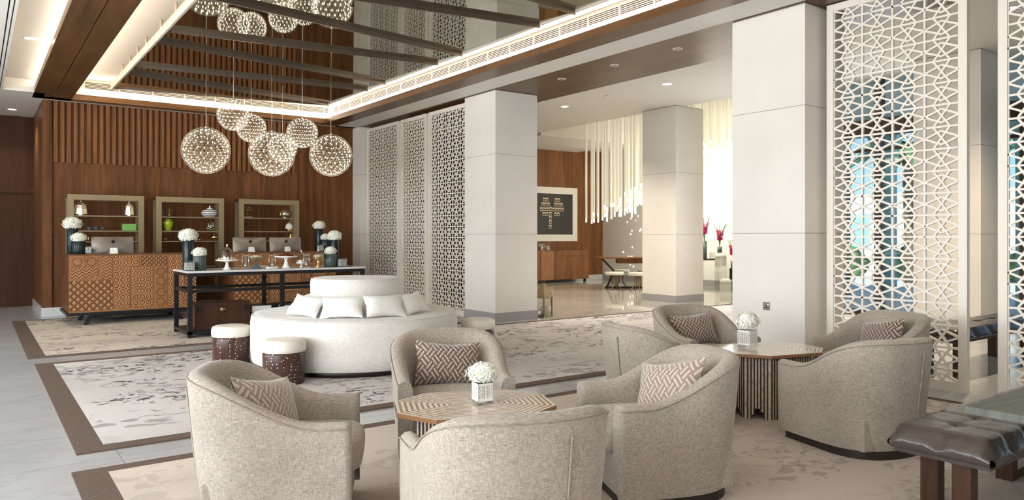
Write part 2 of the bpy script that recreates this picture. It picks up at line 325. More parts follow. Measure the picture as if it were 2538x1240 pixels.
# ------------------------------------------------------------------ mesh helpers
class MB:
    def __init__(s): s.v = []; s.f = []; s.m = []; s.sm = []; s.uv = {}
    def add(s, vs, fs, mi=0, smooth=False):
        o = len(s.v); s.v += [tuple(v) for v in vs]
        for f in fs: s.f.append([i + o for i in f]); s.m.append(mi); s.sm.append(smooth)
    def box(s, x0, x1, y0, y1, z0, z1, mi=0):
        s.add([(x0, y0, z0), (x1, y0, z0), (x1, y1, z0), (x0, y1, z0), (x0, y0, z1), (x1, y0, z1), (x1, y1, z1), (x0, y1, z1)],
              [(0, 3, 2, 1), (4, 5, 6, 7), (0, 1, 5, 4), (1, 2, 6, 5), (2, 3, 7, 6), (3, 0, 4, 7)], mi); return s
    def cbox(s, c, d, mi=0, rot=0):
        h = [x / 2 for x in d]; n = len(s.v); s.box(-h[0], h[0], -h[1], h[1], -h[2], h[2], mi)
        R = Matrix.Rotation(rot, 3, 'Z')
        for i in range(n, len(s.v)): s.v[i] = tuple(R @ Vector(s.v[i]) + Vector(c))
        return s
    def bar(s, a, b, w, t, up=(0, 0, 1), mi=0):
        a = Vector(a); b = Vector(b); d = (b - a)
        if d.length < 1e-6: return s
        d.normalize(); u = Vector(up); u = (u - d * u.dot(d))
        if u.length < 1e-4: u = Vector((1, 0, 0)) - d * d.x
        u.normalize(); r = d.cross(u); vs = []
        for p in (a, b):
            for sx, sy in ((-1, -1), (1, -1), (1, 1), (-1, 1)): vs.append(p + r * (sx * w / 2) + u * (sy * t / 2))
        s.add(vs, [(0, 1, 2, 3), (7, 6, 5, 4), (0, 4, 5, 1), (1, 5, 6, 2), (2, 6, 7, 3), (3, 7, 4, 0)], mi); return s
    def tube(s, pts, r, n=8, mi=0, closed=False, cap=True, smooth=True):
        pts = [Vector(p) for p in pts]; rs = r if isinstance(r, (list, tuple)) else [r] * len(pts)
        L = len(pts); prev = None; rings = []; vs = []
        for i, p in enumerate(pts):
            if closed: d = pts[(i + 1) % L] - pts[i - 1]
            else: d = pts[min(i + 1, L - 1)] - pts[max(i - 1, 0)]
            d.normalize()
            if prev is None:
                u = Vector((0, 0, 1)) if abs(d.z) < .9 else Vector((1, 0, 0))
            else: u = prev
            u = (u - d * u.dot(d)); u.normalize(); prev = u; w = d.cross(u)
            for k in range(n):
                a = 2 * pi * k / n; vs.append(p + (u * cos(a) + w * sin(a)) * rs[i])
        fs = []
        for i in range(L if closed else L - 1):
            for k in range(n):
                a = i * n + k; b = i * n + (k + 1) % n; c = ((i + 1) % L) * n
                fs.append((a, b, c + (k + 1) % n, c + k))
        if cap and not closed: fs.append(tuple(range(n - 1, -1, -1))); fs.append(tuple((L - 1) * n + k for k in range(n)))
        s.add(vs, fs, mi, smooth); return s
    def lathe(s, prof, n=32, c=(0, 0, 0), mi=0, smooth=True, flute=0, fn=0, cap=True):
        vs = []; fs = []; L = len(prof)
        for (r, z) in prof:
            for k in range(n):
                a = 2 * pi * k / n; rr = r * (1 + (flute * cos(fn * a) if r > .02 else 0)); vs.append((c[0] + rr * cos(a), c[1] + rr * sin(a), c[2] + z))
        for i in range(L - 1):
            for k in range(n):
                a = i * n + k; b = i * n + (k + 1) % n; fs.append((a, b, b + n, a + n))
        if cap:
            if prof[0][0] > 1e-4: fs.append(tuple(range(n - 1, -1, -1)))
            if prof[-1][0] > 1e-4: fs.append(tuple((L - 1) * n + k for k in range(n)))
        s.add(vs, fs, mi, smooth); return s
    def prism(s, poly, z0, z1, mi=0):
        n = len(poly); s.add([(x, y, z0) for x, y in poly] + [(x, y, z1) for x, y in poly],
            [tuple(range(n - 1, -1, -1)), tuple(range(n, 2 * n))] + [(i, (i + 1) % n, (i + 1) % n + n, i + n) for i in range(n)], mi); return s
    def grid(s, P, mi=0, smooth=True, closed_u=False):
        nu = len(P); nv = len(P[0]); vs = [p for row in P for p in row]; fs = []
        for i in range(nu if closed_u else nu - 1):
            for j in range(nv - 1):
                a = i * nv + j; b = ((i + 1) % nu) * nv + j; fs.append((a, b, b + 1, a + 1))
        s.add(vs, fs, mi, smooth); return s
    def build(s, name, mats, parent=None, loc=None, rot=None, bevel=0, fixn=False):
        me = bpy.data.meshes.new(name); me.from_pydata(s.v, [], s.f)
        if not isinstance(mats, (list, tuple)): mats = [mats]
        for m in mats: me.materials.append(M[m] if isinstance(m, str) else m)
        me.polygons.foreach_set('material_index', s.m); me.polygons.foreach_set('use_smooth', s.sm); me.update()
        if fixn:
            bm = bmesh.new(); bm.from_mesh(me); bmesh.ops.remove_doubles(bm, verts=bm.verts, dist=1e-5); bmesh.ops.recalc_face_normals(bm, faces=bm.faces); bm.to_mesh(me); bm.free()
        o = bpy.data.objects.new(name, me); COL.objects.link(o)
        if parent: o.parent = parent
        if loc: o.location = loc
        if rot: o.rotation_euler = rot
        if bevel:
            b = o.modifiers.new('bevel', 'BEVEL'); b.width = bevel; b.segments = 2; b.limit_method = 'ANGLE'; b.angle_limit = radians(40)
        return o
def tag(o, label=None, cat=None, group=None, kind=None):
    if label: o['label'] = label
    if cat: o['category'] = cat
    if group: o['group'] = group
    if kind: o['kind'] = kind
    return o
def thing(name, label, cat, loc=(0, 0, 0), rz=0, group=None):
    o = bpy.data.objects.new(name, None); COL.objects.link(o); o.location = loc; o.rotation_euler = (0, 0, rz); o.empty_display_size = .1
    return tag(o, label, cat, group)
def struct(name, mb, mats, **k): return tag(mb.build(name, mats, **k), kind='structure')
def copy_tree(o, parent=None):
    c = o.copy(); COL.objects.link(c); c.parent = parent
    for ch in list(o.children): copy_tree(ch, c)
    return c
def place(proto, used, label, loc, rz=0, group=None, scale=None):
    o = proto if not used else copy_tree(proto)
    o.location = loc; o.rotation_euler = (0, 0, rz); o['label'] = label
    if scale: o.scale = scale
    if group: o['group'] = group
    return o

# ================================================================== THE SETTING
mb = MB(); mb.box(-6, 7.28, -4, 10.2, -.1, 0); mb.box(-6, 7.28, 10.2, 19.2, -.1, 0); mb.box(7.28, 13.8, -4, 5.9, -.1, 0)
struct('floor', mb, 'floor')
mb = MB(); mb.box(7.28, 13.8, 5.9, 10.2, -.1, -.0005); mb.box(7.28, 18.2, 10.2, 19.4, -.1, 0)
struct('floor', mb, 'lobby_floor')
# back wall: flat walnut panel and slats
YB = 16.25
mb = MB(); mb.box(1.02, 7.3, YB, YB + .2, .16, 4.05); mb.box(1.02, 1.2, YB + .2, 18.8, .16, 4.05)
mb.box(1.02, 1.17, YB - .05, YB, .16, 4.05)
i = 0; x = 1.20
while x < 5.86:
    mb.box(x, x + .062, YB - .045, YB, 2.90, 4.045, 1); x += .1085
mb.box(5.90, 5.905, YB - .004, YB, .16, 4.05, 2)
for zz in (1.5,): mb.box(1.02, 7.3, YB - .0505 if False else YB - .003, YB, zz, zz + .006, 2)
struct('wall_back', mb, ['walnut_wall', 'walnut_slat', 'walnut_dark'])
mb = MB(); mb.box(1.0, 7.3, YB - .065, YB + .2, 0, .16); mb.box(1.0, 1.2, YB + .2, 18.8, 0, .16)
struct('baseboard_back', mb, 'marble_skirt')
mb = MB(); mb.box(-6, 1.2, 18.8, 19.0, 0, 4.05); mb.box(-6, 1.2, 18.77, 18.8, 2.42, 2.50); struct('wall_back_left', mb, 'walnut_dark')
# walls the photograph does not show, each with window openings for daylight
mb = MB(); mb.box(-6.2, -6, -4, 19, 0, .3); mb.box(-6.2, -6, -4, 19, 3.7, 4.05); mb.box(-6.2, -6, 12, 19, .3, 3.7); mb.box(-6.2, -6, -4, -2, .3, 3.7); mb.box(-6.2, -6, 2.4, 2.8, .3, 3.7); mb.box(-6.2, -6, 7.2, 7.6, .3, 3.7)
struct('wall_left', mb, 'white_paint')
mb = MB(); mb.box(-6, 13.8, -4.2, -4, 0, .3); mb.box(-6, 13.8, -4.2, -4, 3.7, 4.45); mb.box(-6, -2.2, -4.2, -4, .3, 3.7); mb.box(1.4, 13.8, -4.2, -4, .3, 3.7)
struct('wall_rear', mb, 'white_paint')
# lounge ceiling
mb = MB(); mb.box(1.2, 6.9, 3.0, 16.45, 4.52, 4.62)
mb.box(1.46, 6.39, -4, -1.0, 4.05, 4.2)
mb.box(1.2, 6.9, -4, 3.0, 4.52, 4.62)
struct('ceiling', mb, 'ceiling')
# plank beams around the recess (soffit 4.05, top 4.155)
def beam(name, x0, x1, y0, y1, mat='walnut_beam'):
    m = MB(); m.box(x0, x1, y0, y1, 4.05, 4.155); return struct(name, m, mat)
mb = MB(); mb.box(.85, 1.160, -4, 15.86, 4.05, 4.155); mb.box(1.172, 1.46, -4, 15.86, 4.05, 4.155); mb.box(1.160, 1.172, -4, 15.86, 4.062, 4.155, 1)
struct('trim_1', mb, ['walnut_beam', 'walnut_dark'])
mb = MB(); mb.box(6.39, 6.76, -4, 16.12, 4.05, 4.155); struct('trim_2', mb, 'walnut_beam')
mb = MB(); mb.box(.85, 6.39, 15.86, 16.10, 4.05, 4.155); mb.box(.85, 1.46, 15.86, 16.1, 4.05, 4.155)
struct('trim_3', mb, wood('walnut_beam_cross', (.12, .055, .022), (.34, .17, .07), .35, (.35, 4, 4)))
mb = MB(); mb.box(6.76, 7.26, -4, 16.25, 4.052, 4.155); mb.box(1.0, 7.26, 16.10, 16.26, 4.052, 4.155); struct('trim_4', mb, 'white_paint')
# cove walls above beams, with grilles
mb = MB(); mb.box(6.70, 6.80, -4, 16.4, 4.155, 4.52); mb.box(1.2, 6.8, 16.22, 16.32, 4.155, 4.52); struct('wall_cove', mb, 'ceiling')
def grille(name, label, a, b, axis, fixed, d):
    t_ = thing(name, label, 'air grille', (0, 0, 0)); m = MB(); f = MB(); s_ = MB()
    def bx(mm, u0, u1, e0, e1, z0, z1):
        lo, hi = min(fixed + d * e0, fixed + d * e1), max(fixed + d * e0, fixed + d * e1)
        if axis == 'y': mm.box(lo, hi, u0, u1, z0, z1)
        else: mm.box(u0, u1, lo, hi, z0, z1)
    bx(m, a, b, 0, .004, 4.335, 4.465)
    bx(f, a, b, .004, .02, 4.46, 4.475); bx(f, a, b, .004, .02, 4.325, 4.34)
    u = a
    while u <= b: bx(f, u - .008, u + .008, .004, .02, 4.33, 4.47); u += .6
    for z in (4.357, 4.383, 4.409, 4.435): bx(s_, a, b, .004, .014, z, z + .008)
    m.build('grille_back', 'grille_dark', t_); f.build('grille_frame', 'grille', t_); s_.build('slats', 'grille', t_)
grille('air_grille', 'long white linear air grille above the glowing cove on the right side', 2.0, 16.1, 'y', 6.70, -1)
grille('air_grille', 'long white linear air grille above the glowing cove on the wall behind the desks', 1.7, 6.6, 'x', 16.22, -1)
def led(name, label, b):
    m = MB(); m.box(*b); tag(m.build(name, 'led_strip'), label, 'cove light')
led('cove_light', 'warm light strip glowing along the right wooden ceiling beam', (6.58, 6.66, -3.5, 16.1, 4.158, 4.185))
led('cove_light', 'warm light strip glowing along the wooden beam above the slatted wall', (1.7, 6.5, 16.12, 16.18, 4.158, 4.185))
led('cove_light', 'warm light strip glowing on the canopy side of the left wooden beam', (1.22, 1.30, -3.5, 15.8, 4.158, 4.18))
led('cove_light', 'warm light strip glowing on the left tray side of the left wooden beam', (.98, 1.06, -3.5, 15.4, 4.158, 4.18))
# left tray ceiling
mb = MB(); mb.box(.39, 1.19, -4, 15.5, 4.27, 4.37); mb.box(1.12, 1.2, -4, 16.2, 4.155, 4.62)
mb.box(-6, .30, -4, 15.5, 4.05, 4.37); mb.box(.36, .39, -4, 15.5, 4.05, 4.37)
mb.box(-6, 1.02, 15.5, 18.8, 4.05, 4.37); mb.box(1.0, 1.2, 15.5, 16.3, 4.06, 4.37)
mb.box(.30, .36, -4, 15.5, 4.14, 4.37, 1); mb.box(.315, .345, -4, 15.5, 4.05, 4.06, 0)
struct('ceiling', mb, ['ceiling', 'black'])
# soffit between the pillars, lobby ceiling
mb = MB(); mb.box(7.25, 8.66, -4, 16.4, 4.05, 4.5); struct('trim_5', mb, 'walnut_beam')
XW0, XW1, YW0, YW1 = 12.75, 17.3, 11.4, 18.9
mb = MB(); mb.box(8.66, XW0 if False else 12.95, -4, 19.4, 4.44, 4.6); mb.box(12.95, 18.2, -4, 9.6, 4.44, 4.6); mb.box(16.6, 18.2, 9.6, 19.4, 4.44, 4.6)
mb.box(12.95, 16.6, 9.6, 16.4, 5.6, 5.7); mb.box(12.95, 16.6, 16.4, 19.4, 4.36, 4.5); mb.box(12.95, 16.6, 16.3, 16.4, 4.36, 5.7); mb.box(12.85, 12.95, 9.5, 19.4, 4.6, 5.7); mb.box(16.6, 16.7, 9.5, 19.4, 4.6, 5.7); mb.box(12.9, 16.7, 9.5, 9.6, 4.6, 5.7)
struct('ceiling', mb, 'ceiling_lobby')
mb = MB(); mb.box(7.26, 18.2, 18.93, 19.13, 0, 5.7)
for xx in (10.0, 11.6, 13.2, 14.8, 16.4): mb.box(xx, xx + .008, 18.927, 18.93, 0, 4.44, 1)
struct('wall_lobby_back', mb, ['walnut_lobby', 'walnut_dark'])
mb = MB(); mb.box(7.26, 17.9, 18.90, 18.93, 0, .16); struct('baseboard_lobby_back', mb, 'marble_skirt')
mb = MB(); mb.box(17.8, 18.0, 10.0, 18.93, 0, 5.7); mb.box(13.75, 18.0, 10.0, 10.2, 0, 5.7); struct('wall_lobby_right', mb, new_mat('ivory_wall', (.76, .745, .68), .6))
mb = MB(); mb.box(17.76, 17.8, 10.2, 18.9, 0, .18); struct('baseboard_lobby_right', mb, 'stone_skirt')
# white wall panel behind the first screen, black wall added to darken the others
mb = MB(); mb.box(7.9, 8.0, 14.95, 18.9, 0, 4.05); struct('wall_passage', mb, 'white_paint')
mb = MB(); mb.box(9.75, 9.9, 13.0, 18.9, 0, 4.44); struct('wall_added_dark_backing', mb, 'black')
# pillars
def pillar(name, x0, x1, y0, y1, top, joints, skirt=True):
    m = MB(); m.box(x0, x1, y0, y1, 0, top - .012)
    struct(name, m, 'pillar')
    j = MB()
    for z in joints: j.box(x0 - .0015, x1 + .0015, y0 - .0015, y1 + .0015, z, z + .006)
    j.box(x0 + .004, x1 - .004, y0 + .004, y1 - .004, top - .012, top)
    tag(j.build('trim_joint', 'joint'), kind='structure')
    if skirt:
        b = MB(); b.box(x0 - .012, x1 + .012, y0 - .012, y1 + .012, 0, .16); struct('baseboard_pillar', b, 'stone_skirt')
J = (1.53, 2.93)
pillar('pillar_1', 7.30, 8.22, 10.46, 11.45, 4.05, J)
pillar('pillar_2', 7.30, 8.09, 4.57, 5.52, 4.05, J, False)
pillar('pillar_3', 12.68, 13.62, 11.11, 12.13, 4.44, J)
pillar('pillar_4', 12.68, 13.55, 4.93, 5.95, 4.44, J)
pillar('pillar_5', 7.22, 7.9, 15.86, 16.25, 4.05, J)
pillar('pillar_6', 7.36, 8.09, -1.4, -.4, 4.05, J)

# ================================================================== RUGS
def rug(name, label, x0, x1, y0, y1, bl, bf, mat, br=0, bb=None):
    t_ = thing(name, label, 'rug', (0, 0, 0)); bb = bf if bb is None else bb
    m = MB(); m.box(x0 + bl, x1 - br, y0 + bf, y1 - bb, 0, .014); m.build('field', mat, t_)
    b = MB(); b.box(x0, x0 + bl, y0, y1, 0, .014); b.box(x0 + bl, x1, y0, y0 + bf, 0, .014)
    if bb: b.box(x0 + bl, x1, y1 - bb, y1, 0, .014)
    if br: b.box(x1 - br, x1, y0 + bf, y1 - bb, 0, .014)
    b.build('border', 'rug_border', t_)
rug('area_rug', 'brown bordered cream rug under the first reception desk and console', .52, 7.2, 10.66, 15.5, .19, .11, 'rug_far')
rug('area_rug', 'brown bordered grey rug under the round white sofa, running between the pillars', .56, 7.24, 5.80, 10.16, .18, .14, 'rug_mid', 0)
m_ = MB(); m_.box(7.24, 13.4, 5.98, 10.04, 0, .012); m_.box(7.24, 13.4, 10.04, 10.16, 0, .013, 1); m_.box(7.24, 13.4, 5.80, 5.98, 0, .013, 1)
tag(m_.build('carpet_runner', ['rug_mid', 'rug_border']), 'grey patterned carpet with brown edge between the two front pillars and lobby', 'rug')
rug('area_rug', 'brown bordered beige rug under the armchairs and striped tables', .49, 7.12, -2.0, 5.36, .19, .12, 'rug_near', .10)

# ================================================================== PERFORATED SCREENS
LT = .03
def lattice_mesh(w, h, nc, nr, bw, th):
    cw = w / nc; ch = h / nr; m = MB(); E = 1e-9
    def clipseg(a, b):
        (x0, y0), (x1, y1) = a, b; t0, t1 = 0, 1; dx, dy = x1 - x0, y1 - y0
        for p, q in ((-dx, x0 + w / 2), (dx, w / 2 - x0), (-dy, y0), (dy, h - y0)):
            if abs(p) < E:
                if q < 0: return None
            else:
                r = q / p
                if p < 0: t0 = max(t0, r)
                else: t1 = min(t1, r)
        return None if t0 >= t1 else ((x0 + t0 * dx, y0 + t0 * dy), (x0 + t1 * dx, y0 + t1 * dy))
    k = [0]
    def seg(x0, y0, x1, y1):
        c = clipseg((x0, y0), (x1, y1))
        if c:
            k[0] += 1; e = (k[0] % 5) * .0004
            m.bar((c[0][0], 0, c[0][1]), (c[1][0], 0, c[1][1]), th - e * 2, bw, (0, 0, 1) if abs(c[1][0] - c[0][0]) > abs(c[1][1] - c[0][1]) else (1, 0, 0))
    for i in range(nc + 1): seg(-w / 2 + i * cw, 0, -w / 2 + i * cw, h)
    for j in range(nr): seg(-w / 2, (j + .5) * ch, w / 2, (j + .5) * ch)
    for i in range(nc):
        cx = -w / 2 + (i + .5) * cw
        for j in range(nr + 1):
            cy = j * ch   # node row
            for sx in (-1, 1):
                for sy in (-1, 1): seg(cx + sx * .5 * cw, cy, cx, cy + sy * .31 * ch)      # rays meeting over the middle
                seg(cx - sx * .245 * cw, cy + .5 * ch, cx + sx * .245 * cw, cy - .5 * ch)  # crossing steep strokes
    return m
def screen(name, label, loc, w, h, rz, nc, nr, group, glassback=False, lt=.03, lb_=.019):
    t_ = thing(name, label, 'screen', loc, rz, group); fw = .075
    f = MB(); f.box(-w / 2, -w / 2 + fw, -.03, .03, 0, h); f.box(w / 2 - fw, w / 2, -.03, .03, 0, h)
    f.box(-w / 2 + fw, w / 2 - fw, -.03, .03, 0, fw + .02); f.box(-w / 2 + fw, w / 2 - fw, -.03, .03, h - fw, h)
    f.build('screen_frame', 'screen_white', t_)
    m = lattice_mesh(w - 2 * fw, h - 2 * fw - .02, nc, nr, lb_, lt); m.build('lattice', 'screen_white', t_, (0, 0, fw + .02))
    if glassback: g = MB(); g.box(-w / 2 + fw, w / 2 - fw, -.027, -.021, .1, h - fw); g.build('glass_pane', 'glass_dim', t_)
    return t_
G1 = 'white lattice screens along the arcade'
R90 = radians(90)
screen('lattice_screen', 'white lattice screen beside the large pillar, behind the far right armchair', (7.62, 3.78, 0), 1.42, 4.04, R90, 4, 18, G1)
screen('lattice_screen', 'white lattice screen at the right edge of the photo behind the bench', (7.62, 1.98, 0), 1.66, 4.04, R90, 5, 18, G1)
screen('lattice_screen', 'white lattice screen touching the middle pillar, nearest the round sofa', (7.42, 12.20, 0), 1.50, 3.99, R90, 5, 18, G1, True, .018, .0165)
screen('lattice_screen', 'white lattice screen in the middle of the three behind the round sofa', (7.42, 13.60, 0), 1.10, 3.99, R90, 4, 18, G1, True, .018, .0165)
screen('lattice_screen', 'white lattice screen farthest back, next to the slatted wall pillar', (7.42, 15.05, 0), 1.58, 3.99, R90, 5, 18, G1, True, .018, .0165)

# ================================================================== SUSPENDED MIRROR CANOPY
def canopy():
    t_ = thing('mirror_canopy', 'suspended antique mirror ceiling canopy crossed by zigzag metal strips', 'ceiling canopy', (0, 0, 0))
    XL, XR = 2.05, 5.88
    L = [15.28, 13.65, 12.97, 11.19, 10.50, 8.73, 8.04, 6.27, 5.58, 3.8]
    R = [14.62, 14.45, 12.58, 11.86, 10.02, 9.31, 7.44, 6.75, 4.88, 4.2]
    for i in range(len(L) - 1):
        zf, zn = 4.245, 4.225
        a, b, c, d = (XL, L[i], zf), (XR, R[i], zf), (XR, R[i + 1], zn), (XL, L[i + 1], zn); m = MB()
        m.add([a, b, c, d] + [(p[0], p[1], p[2] + .012) for p in (a, b, c, d)], [(0, 1, 2, 3), (7, 6, 5, 4), (0, 4, 5, 1), (1, 5, 6, 2), (2, 6, 7, 3), (3, 7, 4, 0)])
        m.build('mirror_panel', 'mirror', t_)
    for i in range(1, len(L)):
        a = Vector((XL - .01, L[i], 4.222)); b = Vector((XR + .01, R[i], 4.222)); m = MB(); m.bar(a, b, .022, .066); m.build('metal_strip', 'champagne', t_)
    m = MB(); m.bar((XL - .01, L[0], 4.235), (XR + .01, R[0], 4.235), .02, .03); m.build('metal_strip', 'champagne', t_)
    for i in range(len(L) - 1):
        m = MB(); m.box(XL - .03, XL, L[i + 1] + .02, L[i], 4.19, 4.305); m.build('side_fascia', 'canopy_side', t_)
        m = MB(); m.box(XR, XR + .03, R[i + 1] + .01, R[i], 4.22, 4.305); m.build('side_fascia', 'canopy_side', t_)
    m = MB(); m.prism([(XL, L[-1]), (XR, R[-1]), (XR, R[0]), (XL, L[0])], 4.262, 4.30); m.build('top_board', 'canopy_side', t_)
    for y in (14.46, 13.66, 12.95, 12.24, 11.15, 10.2, 9.2, 8.2, 7.0, 6.0, 4.6):
        for xx in (XL + .05, XR - .05):
            if xx > 3 and y > 14: continue
            m = MB(); m.tube([(xx, y, 4.30), (xx, y, 4.52)], .018, 10); m.build('suspension_rod', 'canopy_side', t_)
canopy()

# ================================================================== PENDANT LIGHTS
def ico(sub, r):
    bm = bmesh.new(); bmesh.ops.create_icosphere(bm, subdivisions=sub, radius=r)
    bm.verts.ensure_lookup_table(); vs = [v.co.copy() for v in bm.verts]; es = [(e.verts[0].index, e.verts[1].index) for e in bm.edges]; bm.free(); return vs, es
def pendant_proto():
    t_ = thing('pendant_lamp', 'x', 'pendant lamp', group='spherical pendant lamps over the console')
    vs, es = ico(4, 1.0); m = MB()
    for a, b in es: m.tube([vs[a], vs[b]], .0050, 3, cap=False, smooth=False)
    v2, e2 = ico(3, .93)
    for a, b in e2: m.tube([v2[a], v2[b]], .005, 3, cap=False, smooth=False)
    for v in v2: m.tube([v * .80, v * 1.0], .006, 3, cap=False, smooth=False)
    m.build('wire_sphere', 'wire', t_)
    m = MB()
    for v in v2:
        p = v * .985; r = .021
        m.add([p + Vector(d) * r for d in ((1, 0, 0), (-1, 0, 0), (0, 1, 0), (0, -1, 0), (0, 0, 1), (0, 0, -1))],
              [(0, 2, 4), (2, 1, 4), (1, 3, 4), (3, 0, 4), (2, 0, 5), (1, 2, 5), (3, 1, 5), (0, 3, 5)])
    m.build('led_lights', 'led_tip', t_)['kind'] = 'stuff'
    m = MB(); m.lathe([(.05, .98), (.05, 1.04), (.015, 1.08), (0, 1.08)], 12); m.build('top_cap', 'steel', t_)
    return t_
PL = [('largest wire sphere pendant lamp, leftmost of the cluster', (3.14, 13.0), 2.94, .39),
      ('small wire sphere pendant lamp hanging highest of the cluster, left', (3.47, 12.58), 3.51, .262),
      ('small wire sphere pendant lamp, just right of and below the highest one', (3.90, 13.04), 3.39, .255),
      ('large wire sphere pendant lamp in the middle of the cluster, lowest there', (4.05, 12.40), 2.89, .38),
      ('small wire sphere pendant lamp overlapping behind the large middle one', (4.50, 13.19), 3.10, .263),
      ('small wire sphere pendant lamp alone above right of the middle one', (4.43, 12.0), 3.23, .257),
      ('large wire sphere pendant lamp, rightmost of the cluster', (5.13, 12.48), 2.94, .374)]
pp = pendant_proto()
for i, (lb, (x, y), z, r) in enumerate(PL):
    o = place(pp, i > 0, lb, (x, y, z), .4 * i, scale=(r, r, r))
    c = MB(); c.tube([(0, 0, 1.05), (0, 0, (4.224 - z) / r)], .004 / r, 6); c.build('cable', 'cable', o)

# ================================================================== FLOWERS AND VASES
def bloom_mesh():
    m = MB(); rnd = random.Random(3); n = 230
    m.lathe([(0, -.55), (.5, -.5), (.80, -.1), (.82, .25), (.6, .6), (.3, .78), (0, .82)], 14)
    for i in range(n):
        z = 1 - 1.62 * (i + .5) / n; a = i * 2.39996; rr = math.sqrt(max(0, 1 - z * z))
        k = 1 + rnd.uniform(-.13, .10) + .10 * sin(3 * a + 2 * z) * cos(5 * z)
        c = Vector((rr * cos(a) * k, rr * sin(a) * k, z * .86 * k)) * .9; nn = c.normalized()
        u = nn.orthogonal().normalized(); u.rotate(Matrix.Rotation(rnd.uniform(0, 6.28), 3, nn)); w = nn.cross(u)
        for q in range(4):
            ang = q * pi / 2; d = u * cos(ang) + w * sin(ang); e = nn.cross(d); s_ = .15 * rnd.uniform(.75, 1.2)
            m.add([c, c + d * s_ * .6 + e * s_ * .45 + nn * .04, c + d * s_ * 1.05 + nn * rnd.uniform(.03, .09), c + d * s_ * .6 - e * s_ * .45 + nn * .04], [(0, 3, 2, 1)], 0, False)
    return m
_bl = bloom_mesh().build('bloom', 'petal'); BLOOM = _bl.data; bpy.data.objects.remove(_bl)
def bouquet(t_, zc, r, flat=.88):
    o = bpy.data.objects.new('hydrangea_bloom', BLOOM); COL.objects.link(o); o.parent = t_; o.location = (0, 0, zc); o.scale = (r, r, r * flat)
    o.rotation_euler = (0, 0, random.uniform(0, 6)); return o
def flower_vase(lb, loc, r, h, fr, mat, ribbed, group):
    t_ = thing('flower_vase', lb, 'vase', loc, 0, group)
    m = MB(); fl = .035 if ribbed else .012
    m.lathe([(r * .96, 0), (r, .01), (r, h - .006), (r * .97, h), (r * .90, h), (r * .90, h - .03), (0, h - .03)], 96, flute=fl, fn=24); m.build('vase', mat, t_)
    s_ = MB()
    for k in range(6):
        a = k * 1.05; s_.tube([(r * .3 * cos(a), r * .3 * sin(a), h * .5), (r * .5 * cos(a), r * .5 * sin(a), h + fr * .3)], .006, 6)
    s_.build('stems', 'leaf', t_)
    bouquet(t_, h + fr * .40, fr * .94); return t_
GV = 'white hydrangea vases on the desks and console'
CT = .99; DT = 1.198
flower_vase('tall dark vase of white hydrangeas on the left end of the desk', (1.355, 14.62, DT), .082, .44, .17, 'vase_dark', True, GV)
flower_vase('short dark ribbed vase of white hydrangeas at left end of the desk', (1.415, 14.30, DT), .105, .215, .13, 'vase_dark', True, GV)
flower_vase('tall dark vase of white hydrangeas on the left end of the marble console', (2.63, 11.95, CT), .083, .45, .155, 'vase_dark', False, GV)
flower_vase('short grey ribbed vase of white hydrangeas on the left of the marble console', (2.71, 11.60, CT), .09, .215, .115, 'vase_grey', True, GV)
flower_vase('short grey ribbed vase of white hydrangeas on the right of the marble console', (4.76, 11.60, CT), .097, .215, .11, 'vase_grey', True, GV)
flower_vase('tall dark vase of white hydrangeas on the right end of the marble console', (4.99, 11.98, CT), .075, .45, .14, 'vase_dark', False, GV)
flower_vase('tallest dark vase of white hydrangeas on the right end of the second desk', (5.755, 14.62, DT), .079, .46, .14, 'vase_dark', False, GV)
flower_vase('medium dark ribbed vase of hydrangeas in front of the tallest one on the second desk', (5.77, 14.32, DT), .083, .23, .11, 'vase_dark', True, GV)
def holder(lb, loc, w, h):
    t_ = thing('candle_holder', lb, 'candle holder', loc, 0, 'fretwork candle holders'); m = MB(); m.box(-w / 2, w / 2, -w / 2, w / 2, .012, h * .82); m.build('fretwork_sleeve', 'pattern_card', t_)
    g = MB(); g.box(-w / 2 - .004, w / 2 + .004, -w / 2 - .004, w / 2 + .004, 0, h); g.build('glass_block', 'glass', t_)
holder('square fretwork candle holder on the left reception desk', (1.545, 14.22, DT), .085, .135)
holder('square fretwork candle holder on the left end of the marble console', (2.545, 11.50, CT), .12, .145)
holder('square fretwork candle holder on the right end of the marble console', (4.93, 11.52, CT), .12, .15)
holder('square fretwork candle holder on the right end of the second desk', (5.62, 14.22, DT), .10, .135)

